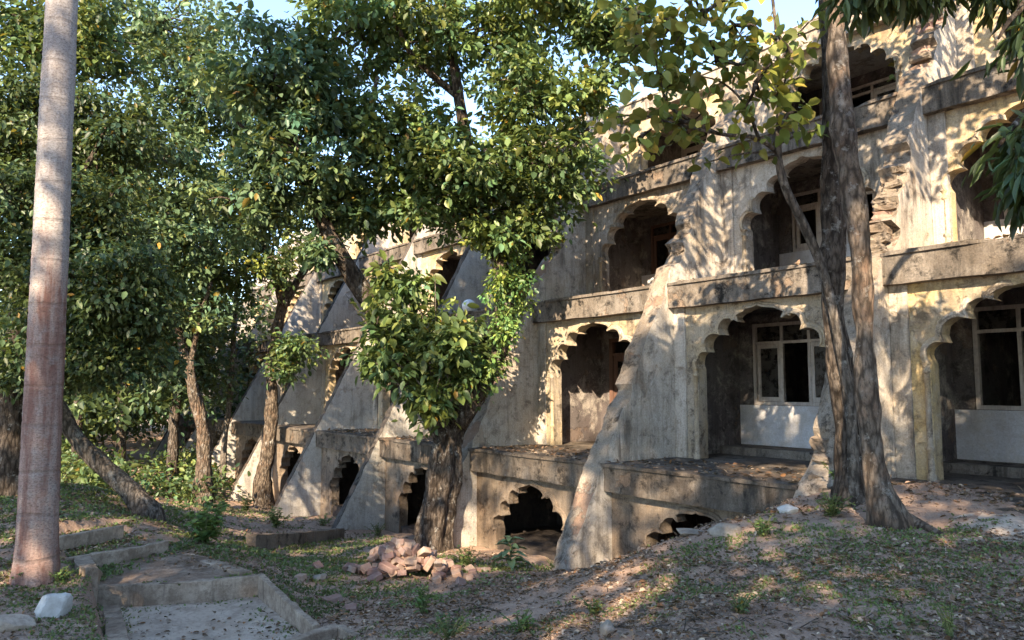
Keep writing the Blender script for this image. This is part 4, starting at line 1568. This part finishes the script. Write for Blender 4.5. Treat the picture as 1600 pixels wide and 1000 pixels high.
for p in spots[:290]:
    ang = random.uniform(0, 6.28)
    put_leaf(random.choice(vars_t), tk, p + Vector((random.gauss(0, .06), random.gauss(0, .06), random.gauss(0, .06))), (math.cos(ang), math.sin(ang), random.uniform(-1.1, .1)), random.uniform(.12, .21), random.uniform(-.9, .9))

make_crown(tk, [blob(x, y, YK - .4, rx, ry, max(3, n // 4)) for x, y, rx, ry, n in dens], 11, .12, .14, TR, 'yellow', .5, .8, odd=.03, twig=True, twig_mat=M['bark_dark'], name='small_foliage')

# --- mango branches at the right edge
mg = empty('mango_tree', (8.6, 7.2, gz(8.6, 7.2)))
tag(mg, 'long leaved mango tree whose drooping sprays hang in at the right edge', 'tree')
G = Geo()
g0 = Vector(mg.location)
P, Rr = spline([g0 + Vector((0, 0, -.3)), g0 + Vector((-.1, 0, 1.5)), g0 + Vector((-.3, -.1, 3.4)), g0 + Vector((-.8, -.4, 5.5)), g0 + Vector((-1.4, -.8, 7.5))], [.34, .28, .24, .18, .1], 7)
G.add(tube(P, Rr, 14, 61, .18))
ml = [([g0 + Vector((-.3, -.1, 3.6)), at(1680, 120, 7.0), at(1600, 180, 6.6), at(1560, 230, 6.4)], .07), ([g0 + Vector((-.6, -.3, 4.8)), at(1660, -20, 6.8), at(1590, 20, 6.5), at(1560, 60, 6.4)], .06),
      ([g0 + Vector((-.9, -.5, 6.0)), at(1600, -180, 7), at(1480, -90, 7), at(1400, -30, 7)], .08)]
for pts, r0 in ml:
    P, Rr = spline(pts, list(np.linspace(r0, .012, len(pts))), 7)
    G.add(tube(P, Rr, 8, 62, .12))
G.build('trunk', M['bark_dark'], mg)
make_crown(mg, [blob(1625, 40, 6.5, 24, 40, 7), blob(1618, 250, 6.4, 26, 42, 11), blob(1612, 300, 6.5, 16, 20, 4), blob(1606, 205, 6.4, 14, 18, 3), blob(1600, -60, 6.7, 80, 50, 14), blob(1700, 100, 6.8, 70, 140, 24), blob(1410, -35, 7.0, 80, 45, 16), blob(1350, -10, 7.1, 24, 20, 4), blob(1470, -40, 7.1, 60, 40, 10)],
           30, .11, .19, TL, 'dark', 1.3, .8, odd=.02)

# --- trees behind the viewpoint, which dapple the light
# (foot x, foot y), crown centre x, y, z, radius, clumps
SHADE = []
_r = random.Random(11)
for gx_ in range(7):
    for gz_ in range(3):
        X_ = 4.2 - gx_ * 3.5 + (1.4 if gz_ % 2 else 0)
        Z_ = 8.0 + gz_ * 4.1 + max(0, gx_ - 2) * .55
        if gx_ <= 1 and gz_ == 2 or (gx_ == 0 and gz_ == 1): continue
        SHADE.append(((X_ + _r.uniform(-1, 1), -8.5 - gz_ * 1.5), X_ + _r.uniform(-.5, .5), -7.0 - gz_ * .8 + _r.uniform(-.6, .6), Z_ + _r.uniform(-.5, .5), 2.5, (34, 20, 11)[gz_] + (12 if gx_ >= 3 and gz_ == 0 else 0)))
SHADE.append(((2.5, -7.5), 2.4, -6.0, 12.3, 1.4, 40))
SHADE.append(((-.2, -8.6), -.4, -7.0, 8.6, 2.2, 40))
SHADE.append(((2.4, -8.8), 2.6, -7.0, 7.8, 2.0, 34))
SHADE.append(((-3, -8), -2.7, -6.5, 14.9, 1.6, 44))
SHADE.append(((-8.2, -8.2), -8.3, -7.0, 9.2, 1.9, 24))
SHADE.append(((-5.2, -8.2), -5.6, -7.0, 9.6, 1.7, 26))
SHADE.append(((7.5, -6.5), 7.4, -6.0, 8.5, 2.4, 26))
for q, ((fx, fy), x, y, zc_, r, n) in enumerate(SHADE):
    b = Vector((fx, fy, gz(fx, fy)))
    t = empty('shade_tree', b)
    tag(t, 'tall leafy shade tree standing out of view behind the viewpoint', 'tree', 'shade trees behind the viewpoint')
    G = Geo()
    P, Rr = spline([b + Vector((0, 0, -.3)), b.lerp(Vector((x, y, zc_)), .3) + Vector((0, -.3, .6)), b.lerp(Vector((x, y, zc_)), .65) + Vector((0, -.3, .4)), Vector((x, y, zc_))], [.34, .26, .2, .1], 6)
    G.add(tube(P, Rr, 10, 70 + q, .15))
    G.build('trunk', M['bark_dark'], t)
    make_crown(t, [((x, y, zc_), (r, r * .8, r * .8), n), ((x + r * .5, y + .3, zc_ - r * .6), (r * .8, r * .7, r * .5), int(n * .6)), ((x - r * .5, y, zc_ - r * .6), (r * .8, r * .7, r * .5), int(n * .6))], 50, .30, .21, TB, 'mid', .4, .6)


# ------------------------------------------------------------------ small plants
def weed(px_, py_, h, nst, nl, size, T, pal, label, name='weed', spread=.5, group=None):
    g = gp(px_, py_)
    o = empty(name, g)
    tag(o, label, 'plant', group)
    G = Geo()
    P_, A_, N_, S_ = [], [], [], []
    for q in range(nst):
        a = random.uniform(0, 6.28)
        lean = random.uniform(.1, 1) * spread
        tip = Vector((math.cos(a) * lean * h, math.sin(a) * lean * h, h * random.uniform(.6, 1.1)))
        Pp, Rr = spline([Vector((0, 0, -.04)), tip * .5 + Vector((0, 0, .06 * h)), tip], [.008, .006, .003], 5)
        G.add(tube(Pp, Rr, 4, 0, 0, close=False))
        for e in range(nl):
            u = random.uniform(.25, 1)
            p = Pp[int(u * (len(Pp) - 1))]
            b = random.uniform(0, 6.28)
            P_.append(tuple(p)); A_.append((math.cos(b), math.sin(b), random.uniform(-.4, .5)))
            N_.append((random.gauss(0, .3), random.gauss(0, .3), 1)); S_.append(size * random.uniform(.6, 1.25) * (1.2 - .5 * u))
    st_ = link('stems', mesh_py('stems', G.V, G.F), M['litter'], o)
    st_.data.materials.clear(); st_.data.materials.append(M['stem'])
    tag(st_, kind='stuff')
    f = link('foliage', leaf_mesh('foliage', np.array(P_), np.array(A_), np.array(N_, float), np.array(S_), T, leafcols(len(P_), pal, .02)), M['leaf'], o)
    tag(f, kind='stuff')
    return o


k = NT('green_stem')
M['stem'] = k.bsdf(k.mix(k.ramp(k.noise(8), .4, .6), (.09, .12, .04), (.14, .13, .06)), .7)

weed(322, 850, .62, 16, 22, .16, TB, 'bright', 'large fresh green bush beside the upper path kerb', 'leafy_bush', .9)
weed(432, 826, .5, 12, 20, .12, TB, 'sun', 'yellow green bush at the foot of the lopped tree', 'leafy_bush', .8)
weed(385, 800, .6, 10, 20, .12, TB, 'mid', 'dark green bush between the two pale trunks', 'leafy_bush', .7)
weed(660, 960, .34, 9, 16, .075, TB, 'bright', 'light green weed in front of the brick heap', spread=.8)
weed(700, 1000, .22, 12, 14, .05, TB, 'mid', 'dark tangled weed at the bottom edge left of centre', spread=1.1)
weed(812, 990, .18, 9, 12, .055, TB, 'bright', 'small bright weed at the bottom edge near the centre', spread=1.0)
weed(730, 885, .34, 14, 16, .07, TB, 'bright', 'pale green weed right of the brick heap', spread=.9)
weed(1062, 834, .34, 9, 14, .075, TB, 'blue', 'grey green weed on the mound before the buried arch', spread=.8)
weed(1315, 765, .34, 10, 16, .07, TB, 'bright', 'green tuft between the two right trunks', spread=.8)
weed(1300, 806, .25, 14, 14, .07, TB, 'mid', 'dark low weed left of the flaring trunk foot', spread=1.2)
weed(1420, 745, .3, 10, 14, .07, TB, 'mid', 'weed at the foot of the right arch pilaster', spread=.9)
weed(1190, 838, .22, 12, 14, .055, TB, 'bright', 'bright weed tuft behind the flat boulder', spread=1.1)
weed(30, 915, .16, 14, 12, .05, TB, 'mid', 'low weeds left of the palm foot', spread=1.6)
weed(92, 912, .16, 14, 12, .05, TB, 'bright', 'low weeds right of the palm foot', spread=1.6)
weed(590, 838, .3, 12, 14, .07, TB, 'mid', 'low weeds at the foot of the buttress left of the big tree', spread=1.3)
weed(505, 822, .3, 10, 14, .08, TB, 'bright', 'weed tuft at the end of the low retaining wall', spread=1.1)
weed(868, 892, .2, 14, 12, .055, TB, 'mid', 'low weeds at the foot of the bare middle buttress', spread=1.6)
weed(945, 872, .2, 10, 12, .05, TB, 'bright', 'small weed on the slope right of the middle buttress foot', spread=1.4)
weed(470, 800, .4, 10, 16, .1, TB, 'mid', 'leafy weed against the left buttress foot', spread=.8)
weed(205, 925, .2, 9, 12, .055, TB, 'mid', 'small weed against the step riser', spread=1.0)
weed(1488, 1000, .2, 8, 10, .05, TL, 'sun', 'thin yellowish weed in the bottom right corner', spread=.6)
weed(1155, 958, .14, 9, 10, .05, TB, 'mid', 'low weed in the leaf litter at right of centre', spread=1.2)
weed(930, 962, .14, 9, 10, .05, TB, 'mid', 'low weed in bare soil near the centre', spread=1.2)

# broad plant before the basement arch: each blade a part
g = gp(797, 888)
bp = empty('broadleaf_plant', g)
tag(bp, 'blue green plant with big drooping leaves before the basement arch', 'plant')
vb = [leaf_variant('B', 'blue', q + 80) for q in range(4)]
for me in vb:
    ca = me.color_attributes['col']
    for d in ca.data: d.color = (.10, .17, .10, 1)
G = Geo()
P, Rr = spline([g + Vector((0, 0, -.05)), g + Vector((.01, 0, .25)), g + Vector((.0, 0, .52))], [.014, .012, .006], 5)
G.add(tube(P, Rr, 6, 0, 0))
G.build('stem', M['stem'], bp)
for q in range(16):
    u = .3 + .7 * q / 15
    a = q * 2.4
    put_leaf(vb[q % 4], bp, P[min(len(P) - 1, int(u * (len(P) - 1)))], (math.cos(a), math.sin(a), .25 + .5 * (u - .5)), .36 * (1.25 - .6 * u), random.uniform(-.2, .2))

# ferny tuft sprouting from the ledge beside the right trunk
tf = empty('ledge_tuft', at(1376, 428, 12.4))
tag(tf, 'small green tuft sprouting from the ledge beside the right trunk', 'plant')
make_crown(tf, [(tuple(at(1376, 424, 12.4)), (.2, .15, .12), 6)], 30, .07, .07, TB, 'sun', .2, .8, twig=False, name='foliage')
tf2 = empty('ledge_tuft', at(1424, 100, 14.9))
tag(tf2, 'yellow green tuft rooted in the broken top storey buttress', 'plant')
make_crown(tf2, [(tuple(at(1424, 100, 14.9)), (.25, .2, .3), 8)], 26, .1, .12, TR, 'yellow', .2, .8, twig=False, name='foliage')

# globe on the ledge
gl = at(712, 457, 20.6)
bm = bmesh.new()
bmesh.ops.create_uvsphere(bm, u_segments=24, v_segments=16, radius=.2)
for v in bm.verts:
    if v.co.z < -.16: v.co.z = -.19
me = bpy.data.meshes.new('white_globe')
bm.to_mesh(me)
bm.free()
for p in me.polygons: p.use_smooth = True
GLOBE = link('white_globe', me, M['white'])

tag(GLOBE, 'small round white globe on the ledge behind the sapling', 'globe')

# dry curved stick
g = gp(730, 957)
g2 = gp(782, 960)
P, Rr = spline([g + Vector((0, 0, .02)), g.lerp(g2, .5) + Vector((0, .03, .05)), g2 + Vector((0, 0, .02))], [.008, .012, .006], 6)
G = Geo()
G.add(tube(P, Rr, 6, 3, .1))
o = G.build('dry_stick', M['bark_pale'])
tag(o, 'pale dry stick lying on the bare soil right of the weed', 'stick')

# ------------------------------------------------------------------ grass and fallen leaves
def scatter(n, x0, x1, y0, y1):
    # denser towards the viewpoint, inside the view wedge
    y = y0 * (y1 / y0) ** rng.random(n)
    w = y * .86 + 1.0
    x = rng.uniform(-1, 1, n) * w
    return x, y


patches = [(540, 880, 1.6), (470, 885, 1.3), (600, 850, 1.2), (760, 890, .8), (1050, 835, .8), (1120, 870, .9), (1250, 880, 1.1), (1330, 850, 1.1), (1450, 880, 1.2), (1560, 900, 1.2), (1590, 860, .8), (1200, 935, .7), (1080, 930, .6), (690, 985, .45), (860, 975, .5),
           (1400, 975, .5), (60, 930, .7), (30, 900, .7), (140, 960, .5), (110, 985, .5), (330, 860, .8), (420, 850, .9), (250, 800, 1.6), (150, 780, 2), (360, 800, 1.5), (60, 800, 2), (160, 730, 3), (900, 885, .4), (1500, 830, .6), (1420, 830, .5), (1580, 960, .6), (970, 955, .4), (650, 940, .5), (560, 925, 1.0), (430, 905, .8), (500, 950, .6), (640, 872, .8), (700, 880, .8), (480, 860, 1.2)]
PG = [(gp(x, y), r) for x, y, r in patches]
x, y = scatter(370000, 3.6, 30, 3.6, 30)
dn = np.zeros(len(x))
for p, r in PG:
    dn = np.maximum(dn, np.exp(-((x - p.x) ** 2 + (y - p.y) ** 2) / (r * r)))
mask = dn * .95 + 1.7 * fbm(x * 1.9, y * 1.9, 51, 4) + np.where(x > .3, -.04, .14)
keep = mask > .38 + .5 * rng.random(len(x)) - .12
keep &= ~inpoly(x, y, path0) & ~inpoly(x, y, path1)
# nothing grows inside the building
tt = x * ST + y * CT
ss = -x * CT + y * ST
keep &= (tt < 9.3) | ((ss < 5.4) & (tt < 10.9) & (rng.random(len(x)) < .25))
x, y = x[keep], y[keep]
kp = np.array([(p.x, p.y) for p in KERBS])
ki = rng.integers(0, len(kp), 9000)
kx = kp[ki, 0] + rng.normal(size=9000) * .16
ky = kp[ki, 1] + rng.normal(size=9000) * .16
kk_ = vnoise(kx * 2.2, ky * 2.2, 91) > .52
x, y = np.concatenate([x, kx[kk_]]), np.concatenate([y, ky[kk_]])
z = height(x, y)
for poly, lev in PATHS:
    q = inpoly(x, y, poly)
    z[q] = np.maximum(z[q], plane_z(poly, x[q], y[q]))
n = len(x)
P = np.stack([x, y, z - .005], 1)
A = rng.normal(size=(n, 3)) * .6
A[:, 2] = rng.uniform(.15, 1.0, n)
N = rng.normal(size=(n, 3)) * .5
N[:, 2] += .6
S = rng.uniform(.018, .05, n) * np.clip(y / 8, .75, 1.8)
col = leafcols(n, 'bright', .0) * .8 + np.array([.022, .022, .016])
col = col * .85 * (0.7 + .6 * vnoise(x * .9, y * .9, 61))[:, None] + np.array([.02, .012, .006])
o = link('grass', leaf_mesh('grass', P, A, N, S, TB, col), M['leaf'])
tag(o, 'low patchy grass and ground weeds over the soil', 'grass', kind='stuff')

x, y = scatter(240000, 3.4, 26, 3.4, 26)
dl = .55 + 2.4 * fbm(x * .8, y * .8, 71, 4)
keep = rng.random(len(x)) < np.clip(dl, .12, 1)
keep &= ~(inpoly(x, y, path0) & (rng.random(len(x)) < .75)) & ~(inpoly(x, y, path1) & (rng.random(len(x)) < .0))
tt = x * ST + y * CT
ss = -x * CT + y * ST
keep &= (tt < 9.5) | ((ss < 5.6) & (tt < 12.5))
x, y = x[keep], y[keep]
z = height(x, y)
for poly, lev in PATHS:
    q = inpoly(x, y, poly)
    z[q] = plane_z(poly, x[q], y[q]) + .012
n = len(x)
P = np.stack([x, y, z + .012], 1)
A = rng.normal(size=(n, 3))
A[:, 2] = rng.normal(size=n) * .25
N = rng.normal(size=(n, 3)) * .35
N[:, 2] += 1
dry = np.array([(.30, .205, .14), (.22, .14, .09), (.37, .28, .20), (.16, .10, .065), (.30, .16, .08), (.42, .33, .24), (.25, .19, .145)])
col = dry[rng.integers(0, len(dry), n)] * (.4 + .95 * rng.random((n, 1)) ** 1.4)
S = .016 + .060 * rng.random(n) ** 3.2
S *= np.clip(y / 8, .85, 1.4)
o = link('fallen_leaves', leaf_mesh('fallen_leaves', P, A, N, S, TB * np.array([1.1, 1, 1.6]), col), M['litter'])
tag(o, 'dry brown fallen leaves littering the ground', 'leaves', kind='stuff')

# fallen twigs
G = Geo()
x, y = scatter(1500, 3.6, 20, 3.6, 20)
tt = x * ST + y * CT
for a_, b_, c_ in zip(x, y, tt):
    if c_ > 9.3 or inpoly(np.array([a_]), np.array([b_]), path0)[0]: continue
    L_ = random.uniform(.06, .28)
    an = random.uniform(0, 6.28)
    z0_ = gz(a_, b_) + .012
    e = Vector((a_ + L_ * math.cos(an), b_ + L_ * math.sin(an), 0))
    e.z = gz(e.x, e.y) + .015
    m_ = Vector((a_, b_, z0_)).lerp(e, .5) + Vector((random.gauss(0, .02), random.gauss(0, .02), .012))
    G.add(tube([Vector((a_, b_, z0_)), m_, e], [.004, .0035, .002], 4, 0, 0, close=False))
o = G.build('fallen_twigs', M['bark_grey'])
tag(o, 'thin dry twigs scattered over the soil', 'twigs', kind='stuff')

# leaves blown onto the ledges
n = 5200
kk = rng.integers(0, 3, n)
s = rng.uniform(SA - 5, SA + W * 4, n)
off = rng.random(n) ** 1.3
tl = np.array(TF)[kk] + .05 + off * np.where(kk == 0, 1.7, 1.5)
zl = np.array([b for a, b in SLAB])[kk] + .012
xw, yw = tl * ST - s * CT, tl * CT + s * ST
keep = np.abs(((s - SA) / W) - np.round((s - SA) / W)) * W > .25
xw, yw, zl = xw[keep], yw[keep], zl[keep]
n = len(xw)
A = rng.normal(size=(n, 3)); A[:, 2] *= .25
N = rng.normal(size=(n, 3)) * .35; N[:, 2] += 1
col = dry[rng.integers(0, len(dry), n)] * rng.uniform(.5, 1.0, (n, 1))
o = link('fallen_leaves', leaf_mesh('fallen_leaves', np.stack([xw, yw, zl], 1), A, N, rng.uniform(.06, .13, n), TB, col), M['litter'])
tag(o, 'dry leaves gathered on the building ledges', 'leaves', kind='stuff')

# set the globe on the ledge it is seen on
GLOBE.location = (*st(SA + W * 2 + 3.0, TF[1] + .25), SLAB[1][1] + .19)
